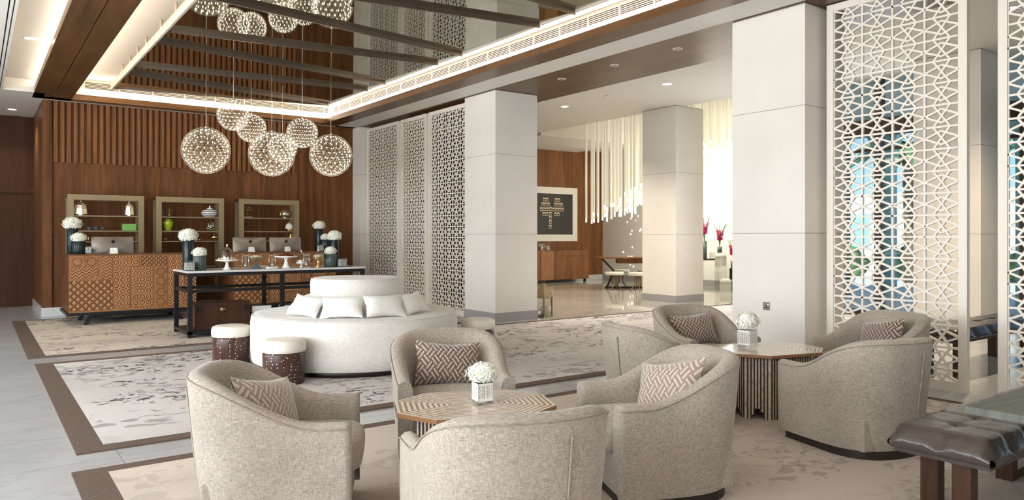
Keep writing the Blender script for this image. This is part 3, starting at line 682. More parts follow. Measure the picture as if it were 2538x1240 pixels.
# ================================================================== RECEPTION DESKS
def disc(m, cx, y, cz, r, mi, n=28):
    for k in range(5):
        ro = r * (1 - k * .19); th = .004 + .002 * (k % 2)
        vs = [(cx + ro * cos(2 * pi * i / n) * (1 + .03 * (i % 2)), y - th - k * .001, cz + ro * sin(2 * pi * i / n) * (1 + .03 * (i % 2))) for i in range(n)]
        m.add(vs + [(v[0], y, v[2]) for v in vs], [tuple(range(n))] + [(i, (i + 1) % n, n + (i + 1) % n, n + i) for i in range(n)], mi if k % 2 == 0 else mi + 1)
def desk(lb, x0, w):
    t_ = thing('reception_desk', lb, 'reception desk', (x0, 14.05, .0145), 0, 'carved reception desks')
    b = MB(); b.box(0, w, .02, .72, .21, 1.16); b.box(0, w, .72, 1.15, .21, .80); b.build('body', 'walnut_desk', t_)
    tp = MB(); tp.box(-.004, w + .004, 0, .75, 1.158, 1.183); tp.build('desktop', 'walnut_desk', t_)
    bs = MB(); bs.box(-.03, w + .03, .0, 1.18, .165, .212); bs.build('base_slab', 'black', t_)
    for fx, sx in ((.34, -1), (w - .34, 1)):
        for fy in (.05, .95):
            l = MB(); l.bar((fx + sx * 0, fy, .17), (fx - sx * -.10, fy, 0.0), .06, .05, (0, 1, 0)); l.build('leg', 'black', t_)
    rl = MB(); rl.box(.3, w - .3, .08, .14, .13, .165); rl.build('rail', 'black', t_)
    # patchwork of carved panels on the front (u, v in 0..1 of the front)
    P = [(0, .12, .80, 1, 'r'), (.115, .215, .80, 1, 'r'), (.222, .325, .58, 1, 'z'), (.33, .53, .80, 1, 's'), (.54, .755, .80, 1, 'd'), (0, .215, .60, .79, 'z'),
         (0, .325, .02, .57, 'D'), (.335, .46, .02, .79, 's'), (.47, .64, .21, .79, 's2'), (.47, .64, .02, .19, 's'), (.65, .755, .42, .79, 'r2'), (.65, .755, .02, .40, 'r2'), (.765, .90, .24, 1, 's'), (.765, .89, .02, .22, 'z'), (.905, 1, .02, 1, 'd')]
    mats = ['carve_plain', 'carve_diamond', 'carve_scallop', 'carve_zigzag', 'carve_diamond_big', 'walnut_desk']
    f = MB(); f.box(0, w, .004, .02, .212, 1.158, 0)
    for (a, b_, c, d, k) in P:
        g = .008; X0, X1 = a * w + g, b_ * w - g; Z0, Z1 = .222 + c * .93 + g * .5, .222 + d * .93 - g
        mi = {'r': 0, 'r2': 0, 'z': 3, 's': 2, 's2': 2, 'd': 1, 'D': 4}[k]
        f.box(X0, X1, -.006, .004, Z0, Z1, mi)
        if k == 'r': disc(f, (X0 + X1) / 2, -.006, (Z0 + Z1) / 2, min(X1 - X0, Z1 - Z0) * .42, 5)
        if k == 'r2':
            for q in (.25, .75): disc(f, (X0 + X1) / 2, -.006, Z0 + (Z1 - Z0) * q, min(X1 - X0, (Z1 - Z0) / 2) * .42, 5)
    mats += ['carve_plain']
    f.build('carved_front', mats, t_)
    return t_
desk('patchwork carved wooden reception desk on the left, with one monitor', 1.25, 1.98)
desk('patchwork carved wooden reception desk behind the marble console, with two monitors', 3.90, 1.98)

# desktop computers
def apple_shape():
    pts = []
    for i in range(64):
        a = 2 * pi * i / 64; r = 1.0
        x = cos(a) * (.86 - .06 * max(0, -sin(a))); y = sin(a) * .92
        if sin(a) > .75: y -= .16 * (1 - abs(cos(a)) * 1.35)       # dip at the top
        if sin(a) < -.80: y += .09 * (1 - abs(cos(a)) * 1.5)       # dip at the bottom
        dx, dy = x - 1.0, y - .12                                   # bite
        if dx * dx + dy * dy < .36 ** 2:
            dl = math.hypot(dx, dy) or 1; x, y = 1.0 + dx / dl * .36, .12 + dy / dl * .36
            if x > .75: x = .75
        pts.append((x, y))
    return pts
def monitor_proto():
    t_ = thing('desktop_computer', 'x', 'computer', group='desktop computers on the reception desks'); P_ = []
    W_, H_ = .63, .37; tl = radians(-6)
    m = MB(); nx, nz = 24, 14
    def sup(i, n): return -1 + 2 * i / n
    for i in range(nx + 1):
        row = []
        for j in range(nz + 1):
            u, v = sup(i, nx), sup(j, nz); b = (1 - abs(u) ** 3) * (1 - abs(v) ** 3)
            row.append((u * W_ / 2, -.008 - .045 * b, H_ / 2 + v * H_ / 2))
        P_.append(row)
    m.grid(P_); m.box(-W_ / 2, W_ / 2, -.008, .004, 0, H_)
    R = Matrix.Rotation(tl, 3, 'X')
    m.v = [tuple(R @ Vector(v) + Vector((0, 0, -.06))) for v in m.v]; m.build('screen_casing', 'alu', t_)
    s_ = MB(); s_.box(-W_ / 2 + .015, W_ / 2 - .015, .004, .006, .06, H_ - .015); s_.v = [tuple(R @ Vector(v) + Vector((0, 0, -.06))) for v in s_.v]; s_.build('display', 'black', t_)
    l = MB(); pts = apple_shape(); sc = .034
    n = len(pts); zc = .215; l.add([(x * sc, -.058, zc + y * sc) for x, y in pts] + [(x * sc, -.046, zc + y * sc) for x, y in pts], [tuple(range(n))] + [(i, (i + 1) % n, n + (i + 1) % n, n + i) for i in range(n)])
    lf = [(.0, 1.0), (.05, 1.25), (.22, 1.45), (.42, 1.52), (.40, 1.30), (.25, 1.08)]; k = len(lf)
    l.add([(x * sc, -.058, zc + y * sc) for x, y in lf] + [(x * sc, -.046, zc + y * sc) for x, y in lf], [tuple(range(k))] + [(i, (i + 1) % k, k + (i + 1) % k, k + i) for i in range(k)])
    l.v = [tuple(R @ Vector((v[0], v[1], v[2])) + Vector((0, -.0, 0))) for v in l.v]; l.build('emblem', 'logo', t_)
    f = MB(); f.bar((0, .0, .10), (0, -.05, .006), .12, .006, (0, -1, 0)); f.box(-.10, .10, -.10, .10, 0, .008); f.build('stand', 'alu', t_)
    c = MB(); c.add([(-.062, -.12, 0), (.062, -.12, 0), (.052, -.09, .105), (-.052, -.09, .105), (-.062, -.10, 0), (.062, -.10, 0), (.052, -.085, .105), (-.052, -.085, .105)],
                    [(0, 1, 2, 3), (7, 6, 5, 4), (0, 4, 5, 1), (1, 5, 6, 2), (2, 6, 7, 3), (3, 7, 4, 0)]); c.build('white_cover', 'card', t_)
    return t_
mp = monitor_proto()
for i, (lb, x) in enumerate([('silver desktop computer seen from behind on the left reception desk', 1.94), ('silver desktop computer seen from behind, left one on the second desk', 4.28), ('silver desktop computer seen from behind, right one on the second desk', 4.98)]):
    place(mp, i > 0, lb, (x, 14.40, DT), 0, scale=(1.0, 1, .9) if i else (1.04, 1, .94))

# ================================================================== SHELVING UNITS
def shelf_proto():
    t_ = thing('shelving_unit', 'x', 'shelf', group='champagne metal shelving units behind the desks'); w = 1.27; d = .36; h = 2.27; p = .10
    for (x0, y0) in ((0, 0), (w - p, 0), (0, d - .07), (w - p, d - .07)):
        m = MB(); m.box(x0, x0 + p, y0, y0 + .07, 0, h - p); m.build('post', 'brass_frame', t_)
    m = MB(); m.box(0, w, 0, .07, h - p, h); m.box(0, w, d - .07, d, h - p, h); m.box(0, .07, .07, d - .07, h - .05, h, 1); m.box(w - .07, w, .07, d - .07, h - .05, h, 1); m.build('top_frame', ['brass_frame', 'dark_frame'], t_)
    for z in (1.885, 1.605, 1.405, .9, .45):
        m = MB(); m.box(.03, w - .03, .03, d - .02, z - .022, z); m.build('shelf', 'brass_frame', t_)
    return t_
sp = shelf_proto()
for i, (lb, x) in enumerate([('champagne metal shelving unit on the left, with two silver domes', 1.366), ('champagne metal shelving unit in the middle, with the green vase', 2.848), ('champagne metal shelving unit on the right, behind two monitors', 4.42)]):
    place(sp, i > 0, lb, (x, 15.6, 0))
S1, S2, S3 = 1.886, 1.606, 1.406; YS = 15.76
def lathe_thing(name, lb, cat, loc, prof, mat, n=28, group=None, flute=0, fn=0):
    m = MB(); m.lathe(prof, n, flute=flute, fn=fn); o = m.build(name, mat, None, loc); return tag(o, lb, cat, group)
def dome(lb, x, w):
    t_ = thing('silver_lantern', lb, 'ornament', (x, YS, S1), 0, 'silver domed ornaments')
    r = w / 2; m = MB(); m.lathe([(r * .45, 0), (r * .45, .02), (r * 1.0, .022), (r * .98, .05), (r * .92, .12), (r * .78, .19), (r * .4, .235), (.012, .25)], 8, smooth=False); m.build('dome_body', 'silver', t_)
    m = MB(); m.lathe([(.012, .25), (.02, .26), (.006, .272), (.004, .30), (0, .30)], 10); m.build('finial', 'silver', t_)
dome('hammered silver domed ornament on the top shelf, left end', 1.60, .25); dome('hammered silver domed ornament on the top shelf of the left unit, right end', 2.40, .20)
for i, x in enumerate((1.742, 1.848, 1.955)):
    lathe_thing('bowl', ['small dark bowl on the left shelving unit, leftmost of three', 'small dark bowl on the left shelving unit, middle of three', 'small dark bowl on the left shelving unit, rightmost of three'][i], 'bowl', (x, YS, S2),
                [(.022, 0), (.025, .008), (.045, .03), (.052, .06), (.049, .06), (.04, .032), (0, .02)], 'bowl_dark', 20, 'three dark bowls')
m = MB(); m.box(-.12, .12, -.05, .05, 0, .13); tag(m.build('lacquer_box', 'green_box', None, (2.40, YS, S2), bevel=.004), 'bright green rectangular box on the left shelving unit', 'box')
t_ = thing('chess_set', 'small gold and red figures on a dark board on the left shelving unit', 'ornament', (1.67, YS, S3))
m = MB(); m.box(-.08, .08, -.05, .05, 0, .02); m.build('board', 'walnut_dark', t_)
for k, xx in enumerate((-.055, -.02, .015, .05)):
    m = MB(); m.lathe([(.012, .02), (.012, .03), (.006, .04), (.007, .06), (.011, .07), (0, .085)], 10, (xx, 0, 0)); m.build('figure', 'gold' if k % 2 else 'bronze', t_)
def jug(lb, x, r, h, handle):
    t_ = thing('coffee_pot' if handle else 'bottle', lb, 'coffee pot' if handle else 'bottle', (x, YS, S1)); m = MB()
    m.lathe([(r * .8, 0), (r, .02), (r * .9, h * .25), (r * .35, h * .5), (r * .3, h * .62), (r * .55, h * .72), (r * .5, h * .8), (r * .15, h * .9), (0, h)], 20); m.build('body', 'bowl_dark' if not handle else 'bronze', t_)
    if handle:
        m = MB(); m.tube([(-r * .4, 0, h * .7), (-r * 1.3, 0, h * .65), (-r * 1.4, 0, h * .4), (-r * .8, 0, h * .25)], .005, 6); m.build('handle', 'bronze', t_)
        m = MB(); m.tube([(r * .4, 0, h * .6), (r * 1.0, 0, h * .68), (r * 1.5, 0, h * .8)], [.008, .006, .004], 6); m.build('spout', 'bronze', t_)
jug('slim dark lidded bottle beside the coffee pot on the middle unit', 3.013, .025, .145, False)
jug('dark long-spouted coffee pot on the middle unit, top shelf', 3.116, .045, .18, True)
t_ = thing('chevron_jar', 'blue and white chevron striped lidded jar on the top shelf', 'jar', (3.88, YS, S1))
m = MB(); m.lathe([(.09, 0), (.13, .02), (.163, .07), (.155, .12), (.10, .155), (.06, .165)], 36); m.build('jar_body', 'chevron', t_)
m = MB(); m.lathe([(.062, .163), (.055, .178), (.02, .19), (.012, .20), (.018, .215), (.008, .235), (0, .24)], 24); m.build('lid', 'porcelain', t_)
lathe_thing('ceramic_vase', 'bright lime green glazed vase on the middle shelving unit', 'vase', (3.095, YS, S2), [(.055, 0), (.06, .02), (.085, .11), (.096, .165), (.085, .195), (.055, .208), (.06, .235), (.045, .235), (0, .20)], 'green_glaze')
t_ = thing('gold_ornament', 'tiny gold trinket on the shelf above the tall flower vase', 'ornament', (3.53, YS, S2))
m = MB(); m.tube([(.03 * cos(a / 3) - .03, 0, .02 + .018 * sin(a / 3)) for a in range(0, 19)], .006, 6, closed=True); m.tube([(.03 * cos(a / 3) + .03, 0, .02 + .015 * sin(a / 3)) for a in range(0, 19)], .005, 6, closed=True); m.build('rings', 'gold', t_)
def orb(name, lb, x, zc, r, mat, rings, tr):
    t_ = thing(name, lb, 'ornament', (x, YS, zc))
    for k in range(rings):
        R = Matrix.Rotation(k * pi / rings, 3, 'Z') @ Matrix.Rotation(.9 + k * .7, 3, 'X'); m = MB()
        m.tube([R @ Vector((r * .95 * cos(a * pi / 16), r * .95 * sin(a * pi / 16), 0)) + Vector((0, 0, r)) for a in range(32)], tr, 6, closed=True); m.build('ring', mat, t_)
orb('ring_sculpture', 'silver interlocking ring sculpture on the middle shelving unit', 3.90, S2, .095, 'steel', 4, .006)
orb('knot_sculpture', 'dark openwork knot sculpture at the left of the right unit', 4.63, 1.93, .10, 'bronze', 6, .008)
m = MB(); m.box(-.09, .09, -.06, .06, 0, .03); m.tube([(0, 0, .03), (0, 0, .07)], .01, 8); tag(m.build('sculpture_base', 'brass_frame', None, (4.63, YS, S1)), 'low flat gold plinth carrying the dark knot sculpture', 'plinth')
t_ = thing('mirror_orb', 'round mirrored silver orb on the top shelf of the right unit', 'ornament', (5.43, YS, S1))
m = MB(); m.lathe([(.04, 0), (.04, .006)] + [(.085 * cos(a), .09 + .085 * sin(a)) for a in [(-1.3 + k * .26) for k in range(11)]] + [(0, .176)], 28); m.build('orb', 'steel', t_)
m = MB(); m.tube([(.1 * cos(a * pi / 16), 0, .095 + .095 * sin(a * pi / 16)) for a in range(32)], .005, 6, closed=True); m.build('ring', 'gold', t_)
lathe_thing('candlestick', 'small gold candlestick on the middle shelf of the right unit', 'candlestick', (4.60, YS, S2), [(.032, 0), (.03, .01), (.008, .03), (.012, .06), (.006, .09), (.02, .13), (.03, .135), (.03, .15), (0, .15)], 'bronze', 16)
t_ = thing('domed_jar', 'white domed jar with gold rim on the right shelving unit', 'jar', (5.53, YS, S2))
m = MB(); m.lathe([(.07, 0), (.085, .01), (.085, .05)], 28); m.build('base', 'gold', t_)
m = MB(); m.lathe([(.086, .05), (.086, .09), (.07, .145), (.03, .175), (0, .18)], 28); m.build('dome', 'porcelain', t_)
m = MB(); m.lathe([(.01, .178), (.014, .195), (.005, .21), (.008, .222), (0, .23)], 12); m.build('finial', 'gold', t_)
lathe_thing('gold_vase', 'slim gold vase on the lower shelf of the right unit', 'vase', (5.56, YS, S3), [(.025, 0), (.04, .03), (.045, .09), (.02, .14), (.03, .17), (0, .15)], 'gold', 20)
lathe_thing('dark_pot', 'squat dark bronze pot on the middle unit, lower shelf', 'pot', (3.04, YS, S3), [(.03, 0), (.065, .02), (.072, .045), (.03, .07), (.01, .078), (.012, .095), (0, .10)], 'bronze')
t_ = thing('gold_pot', 'round shiny gold lidded pot on the middle unit, lower shelf', 'pot', (3.97, YS, S3))
m = MB(); m.lathe([(.03, 0), (.065, .03), (.078, .075), (.06, .115), (.03, .125)], 24); m.build('pot_body', 'gold', t_)
m = MB(); m.lathe([(.03, .125), (.02, .135), (.008, .14), (.014, .152), (0, .16)], 16); m.build('lid', 'gold', t_)
for lb, x in (('tiny gold leaf dish right of the tall flower vase, lower shelf', 3.69), ('tiny gold leaf dish left of the tall flower vase, lower shelf', 3.36)):
    m = MB(); m.lathe([(.01, 0), (.04, .012), (.05, .03), (.045, .03), (.0, .012)], 10, flute=.12, fn=5); tag(m.build('leaf_dish', 'gold', None, (x, YS, S3)), lb, 'ornament', 'gold leaf dishes')

# ================================================================== MARBLE CONSOLE WITH PASTRIES
t_ = thing('console_table', 'long black metal framed console with a white marble top', 'console table', (2.5, 11.37, .0145)); CW, CD = 2.77, .95
m = MB(); m.box(-.01, CW + .01, -.01, CD + .01, .945, .975); m.build('marble_top', 'marble_top', t_)
for x in (0, CW / 2 - .03, CW - .06):
    for y in (0, CD - .06): m = MB(); m.box(x, x + .06, y, y + .06, 0, .895); m.build('leg', 'black_metal', t_)
m = MB(); m.box(0, CW, 0, .06, .895, .945); m.box(0, CW, CD - .06, CD, .895, .945); m.box(0, .06, .06, CD - .06, .895, .945); m.box(CW - .06, CW, .06, CD - .06, .895, .945); m.build('top_frame', 'black_metal', t_)
m = MB(); m.box(.06, CW - .06, .01, .05, .655, .70); m.box(.06, CW - .06, CD - .05, CD - .01, .655, .70); m.box(.01, .05, .06, CD - .06, .655, .70); m.box(CW - .05, CW - .01, .06, CD - .06, .655, .70); m.build('middle_rail', 'black_metal', t_)
m = MB(); m.box(.0, CW, 0.0, CD, .05, .09); m.build('bottom_shelf', 'black_metal', t_)
def cake_stand(name, lb, x, y, r, h, mat, domed, food, prof=None, kind=0):
    t_ = thing(name, lb, 'cake stand', (x, y, CT), 0, 'cake stands on the console')
    m = MB(); m.lathe(prof or [(r * .36, 0), (r * .34, .012), (r * .2, h * .3), (r * .11, h * .7), (r * .2, h - .012), (r, h), (r * 1.0, h + .02), (r * .97, h + .02), (r * .96, h + .006), (0, h + .006)], 40); m.build('stand', mat, t_)
    m = MB(); rnd = random.Random(int(x * 100)); fm = 'sweet'
    k = {'choc': 60, 'sweet': 18}[food]; fr = {'choc': .014, 'sweet': .02}[food]
    for i in range(k):
        a = i * 2.4; q = r * .68 * math.sqrt((i + .5) / k); zz = h + .008 + fr + (r * .68 - q) * (.35 if food == 'choc' else .15)
        m.lathe([(0, -fr), (fr * .8, -fr * .6), (fr, 0), (fr * .7, fr * .7), (0, fr)], 8, (q * cos(a), q * sin(a), zz))
    o = m.build('chocolates' if food == 'choc' else 'pastries', 'chocolate' if food == 'choc' else 'sweet', t_); o['kind'] = 'stuff'
    if domed:
        R_, H_ = domed; m = MB(); m.lathe([(R_, 0), (R_ * .97, H_ * .25), (R_ * .9, H_ * .55), (R_ * .66, H_ * .82), (R_ * .3, H_ * .96), (0, H_)], 36, (0, 0, h + .008), cap=False); m.build('glass_dome', 'glass', t_)
        m = MB(); m.lathe([(.012, 0), (.008, .012), (.018, .03), (.012, .045), (0, .05)], 14, (0, 0, h + .008 + H_ - .003)); m.build('dome_knob', 'steel', t_)
cake_stand('cake_stand', 'white footed cake stand under a tall glass dome', 3.10, 11.58, .165, .135, 'porcelain', (.10, .20), 'sweet')
cake_stand('cake_stand', 'wide white cake stand heaped with dark chocolates', 4.01, 11.58, .183, .175, 'porcelain', None, 'choc')
cake_stand('cake_stand', 'small white rimmed stand under a narrow glass cloche', 4.275, 11.62, .085, .07, 'porcelain', (.075, .16), 'sweet')
cake_stand('cake_stand', 'gold stemmed cake stand under a low glass dome', 4.53, 11.55, .105, .155, 'gold', (.098, .095), 'sweet',
           [(.065, 0), (.055, .015), (.02, .035), (.016, .06), (.03, .08), (.016, .10), (.02, .13), (.105, .15), (.108, .158), (0, .156)])
cake_stand('glass_comport', 'clear glass comport with pale sweets on the console', 3.54, 11.62, .13, .155, 'glass_acrylic', None, 'sweet',
           [(.06, 0), (.05, .008), (.012, .03), (.012, .09), (.03, .13), (.10, .15), (.13, .155), (.13, .19), (.126, .19), (.124, .16), (0, .156)])
def hourglass(lb, x, y):
    t_ = thing('hourglass', lb, 'hourglass', (x, y, CT), 0, 'silver framed hourglasses')
    m = MB(); s_ = .045
    for sx in (-1, 1): m.tube([(sx * .055, 0, 0), (sx * .042, 0, .24)], .005, 6)
    m.bar((-.05, 0, .205), (.05, 0, .205), .012, .012); m.bar((-.06, 0, .006), (.06, 0, .006), .05, .01); m.build('frame', 'steel', t_)
    m = MB(); m.lathe([(.018, .2), (.018, .12), (.008, .10), (.026, .07), (.026, .04), (0, .038)], 16); m.build('glass_bulb', 'glass', t_)
    m = MB(); m.lathe([(.02, .042), (.02, .06), (0, .075)], 12); m.build('sand', 'card', t_)
hourglass('silver framed hourglass right of the tall glass dome', 3.375, 11.58)
hourglass('silver framed hourglass left of the chocolates', 3.80, 11.62)
hourglass('silver framed hourglass in front of the narrow cloche', 4.31, 11.50)
m = MB(); m.add([(-.075, -.06, 0), (.075, -.06, 0), (.075, .06, 0), (-.075, .06, 0), (0, 0, .12)], [(0, 3, 2, 1), (0, 1, 4), (1, 2, 4), (2, 3, 4), (3, 0, 4)])
tag(m.build('pyramid_sign', new_mat('slate_card', (.09, .11, .13), .3), None, (3.51, 11.50, CT)), 'small dark grey pyramid on the marble console', 'ornament')
for lb, x, y, n in (('stack of white square plates behind the dark pyramid', 3.64, 11.74, 4), ('stack of white square plates left of the chocolates', 3.75, 11.50, 3)):
    pt = []
    for k in range(n):
        m = MB(); z = k * .0115; w = .088
        m.prism([(w * (abs(cos(a)) ** .4) * (1 if cos(a) > 0 else -1), w * .8 * (abs(sin(a)) ** .4) * (1 if sin(a) > 0 else -1)) for a in [2 * pi * (q + .5) / 28 for q in range(28)]], .001, .010)
        pos = ['bottom', 'second', 'third', 'top'][k] if n == 4 else ['bottom', 'middle', 'top'][k]
        tag(m.build('plate', 'porcelain', None, (x, y, CT + z), bevel=.002), 'white square plate, %s of the %s' % (pos, lb.replace('stack of white square plates', 'stack')), 'plate', 'stacked white plates')

# things on the console's bottom shelf
t_ = thing('wooden_chest', 'dark red wooden chest with metal fittings under the console', 'chest', (2.62, 11.50, .106)); cw, cd = .80, .42
m = MB(); m.box(0, cw, 0, cd, .05, .36); m.box(.04, cw - .04, -.008, 0, .09, .32); m.build('chest_body', 'walnut_leg', t_)
m = MB(); m.box(-.012, cw + .012, -.012, cd + .01, .36, .39); m.build('lid', 'walnut_leg', t_)
m = MB(); m.box(-.02, cw + .02, -.02, cd + .02, 0, .05); m.build('base_moulding', 'walnut_leg', t_)
m = MB(); m.lathe([(.045, 0), (.045, .008), (0, .012)], 12); m.v = [(v[0] + cw / 2, -.012 - v[2], v[1] + .29) for v in m.v]; m.build('lock_plate', 'bronze', t_)
for xx in (.03, cw - .09):
    m = MB(); m.box(xx, xx + .06, -.014, -.006, .26, .34); m.build('corner_fitting', 'black_metal', t_)
t_ = thing('inlaid_chest', 'dark chest with brass dotted inlay under the console', 'chest', (3.46, 11.52, .106))
m = MB(); m.box(0, .45, 0, .35, 0, .20); m.build('chest_body', 'black', t_)
m = MB()
for k in range(3):
    for q in range(16): a = 2 * pi * q / 16; rr = .025 + .022 * k; m.box(.17 + rr * cos(a) - .004, .17 + rr * cos(a) + .004, -.004, 0, .10 + rr * sin(a) - .004, .10 + rr * sin(a) + .004)
m.build('dotted_inlay', 'gold', t_)
m = MB(); m.box(-.004, .04, -.006, .35, 0, .20); m.build('brass_corner', 'gold', t_)
def book(lb, x, y, z, w, d, h, mat):
    t_ = thing('book', lb, 'book', (x, y, z), 0, 'books and boxes under the console'); m = MB(); m.box(0, w, 0, d, 0, .008); m.box(0, w, 0, d, h - .008, h); m.box(w - .008, w, 0, d, .008, h - .008); m.build('cover', mat, t_)
    m = MB(); m.box(.008, w - .012, .01, d - .01, .008, h - .008); m.build('pages', 'card', t_)
book('thick black book lying on the brass inlaid chest', 3.46, 11.55, .308, .32, .26, .115, 'black')
book('dark blue book lying right of the brass inlaid chest', 3.94, 11.56, .106, .30, .26, .20, new_mat('navy_cover', (.012, .016, .04), .3))
book('small dark book on top of the dark blue book', 3.94, 11.56, .308, .20, .2, .10, new_mat('teal_cover', (.02, .05, .07), .3))

# ================================================================== ROUND SOFA, CUSHIONS, STOOLS
SC = (3.695, 8.20)
t_ = thing('round_sofa', 'large round white linen banquette sofa with raised central backrest', 'sofa', (SC[0], SC[1], .0145))
m = MB(); m.lathe([(1.12, 0.0), (1.12, .06)], 96); m.build('plinth', 'plinth', t_)
m = MB(); m.lathe([(1.165, .055), (1.19, .07), (1.203, .20), (1.203, .50), (1.195, .565), (1.17, .592), (1.10, .60), (.60, .612), (0, .612)], 128); m.build('seat', 'linen', t_)
m = MB(); m.lathe([(.80, .600), (.79, .64), (.74, .70), (.64, .77), (.55, .80), (.3, .80)], 96); m.build('lower_backrest', 'linen', t_)
m = MB(); m.lathe([(.515, .76), (.535, .80), (.54, .93), (.53, .975), (.50, .992), (.42, .998), (0, 1.0)], 96); m.build('upper_backrest', 'linen', t_)
for r, z in ((1.186, .583), (.524, .985)):
    m = MB(); m.tube([(r * cos(a * pi / 48), r * sin(a * pi / 48), z) for a in range(96)], .006, 6, closed=True); m.build('piping', 'linen_cushion', t_)
m = MB(); rnd = random.Random(5); m.tube([(-.72 + .05 * k + rnd.uniform(-.02, .02), -1.16 + .02 * math.sin(k * 1.7) - .02, .008) for k in range(14)], .003, 5)
tag(m.build('power_cable', 'card', None, (SC[0] + .45, SC[1] - .02 + .02, .0)), 'thin white cable lying on the rug in front of the round sofa', 'cable')
def pillow(name, lb, mat, w, h, th, loc, rot, group, seed=0):
    m = MB(); N = 22; rnd = random.Random(seed); ph = rnd.uniform(0, 6)
    def pt(u, v, s):
        e = max(0, (1 - abs(u) ** 2.6)) ** .62 * max(0, (1 - abs(v) ** 2.6)) ** .62
        px = u * (1 - .10 * (1 - abs(v)) ** 1.0 * abs(u) ** 2); py = v * (1 - .17 * (1 - u * u) * abs(v) ** 2)
        wr = .010 * sin(9 * u + ph + 3 * v) * sin(7 * v + ph) * (1 - e)
        return (px * w / 2, s * (th / 2 * e + wr * .4), py * h / 2)
    for s in (-1, 1):
        P_ = [[pt(-1 + 2 * i / N, -1 + 2 * j / N, s) for j in range(N + 1)] for i in range(N + 1)]; m.grid(P_)
    o = m.build(name, mat, None, loc, rot); me = o.data; uvl = me.uv_layers.new(name='UVMap')
    for lp in me.loops: c = me.vertices[lp.vertex_index].co; uvl.data[lp.index].uv = (c.x / w + .5, c.z / w + .5)
    return tag(o, lb, 'cushion', group)
GC = 'white linen cushions on the round sofa'
def sofa_cushion(lb, adeg, r, tilt, w=.46, h=.27, seed=0, roll=0):
    a = radians(adeg); x, y = SC[0] + r * cos(a), SC[1] + r * sin(a)
    pillow('scatter_cushion', lb, 'linen_cushion', w, h, .14, (x, y, .735), (radians(tilt), radians(roll), a + pi / 2), GC, seed)
# angle measured so that -126 deg faces the camera
sofa_cushion('white linen cushion on the round sofa, leftmost', -153, .86, -36, .42, .27, 1, 4)
sofa_cushion('white linen cushion on the round sofa, second from left', -124, .90, -38, .46, .29, 2, -2)
sofa_cushion('white linen cushion on the round sofa, third from left', -95, .90, -38, .46, .29, 3, 2)
sofa_cushion('white linen cushion on the round sofa, rightmost', -68, .86, -36, .44, .28, 4, -4)
def stool_proto():
    t_ = thing('drum_stool', 'x', 'stool', group='dotted drum stools around the round sofa')
    m = MB(); m.lathe([(.195, 0), (.205, .012), (.207, .30), (.203, .318)], 56); m.build('drum', 'drum', t_)
    m = MB(); m.lathe([(.205, .318), (.216, .325), (.219, .36), (.218, .40), (.207, .432), (.18, .444), (.1, .449), (0, .450)], 56); m.build('seat_pad', 'cream_leather', t_)
    m = MB(); m.lathe([(.19, 0), (.19, .006)], 40); m.build('foot_ring', 'plinth', t_)
    return t_
sp2 = stool_proto()
for i, (lb, (x, y)) in enumerate([('dotted drum stool standing nearest the camera in front of the round sofa', (2.53, 7.375)), ('dotted drum stool at the left side of the round sofa', (2.42, 8.86)),
                             ('dotted drum stool at the right side of the round sofa', (5.13, 7.74)), ('drum stool almost hidden behind the armchair with the hydrangea table', (3.89, 6.76))]):
    place(sp2, i > 0, lb, (x, y, .0145), i * .9)

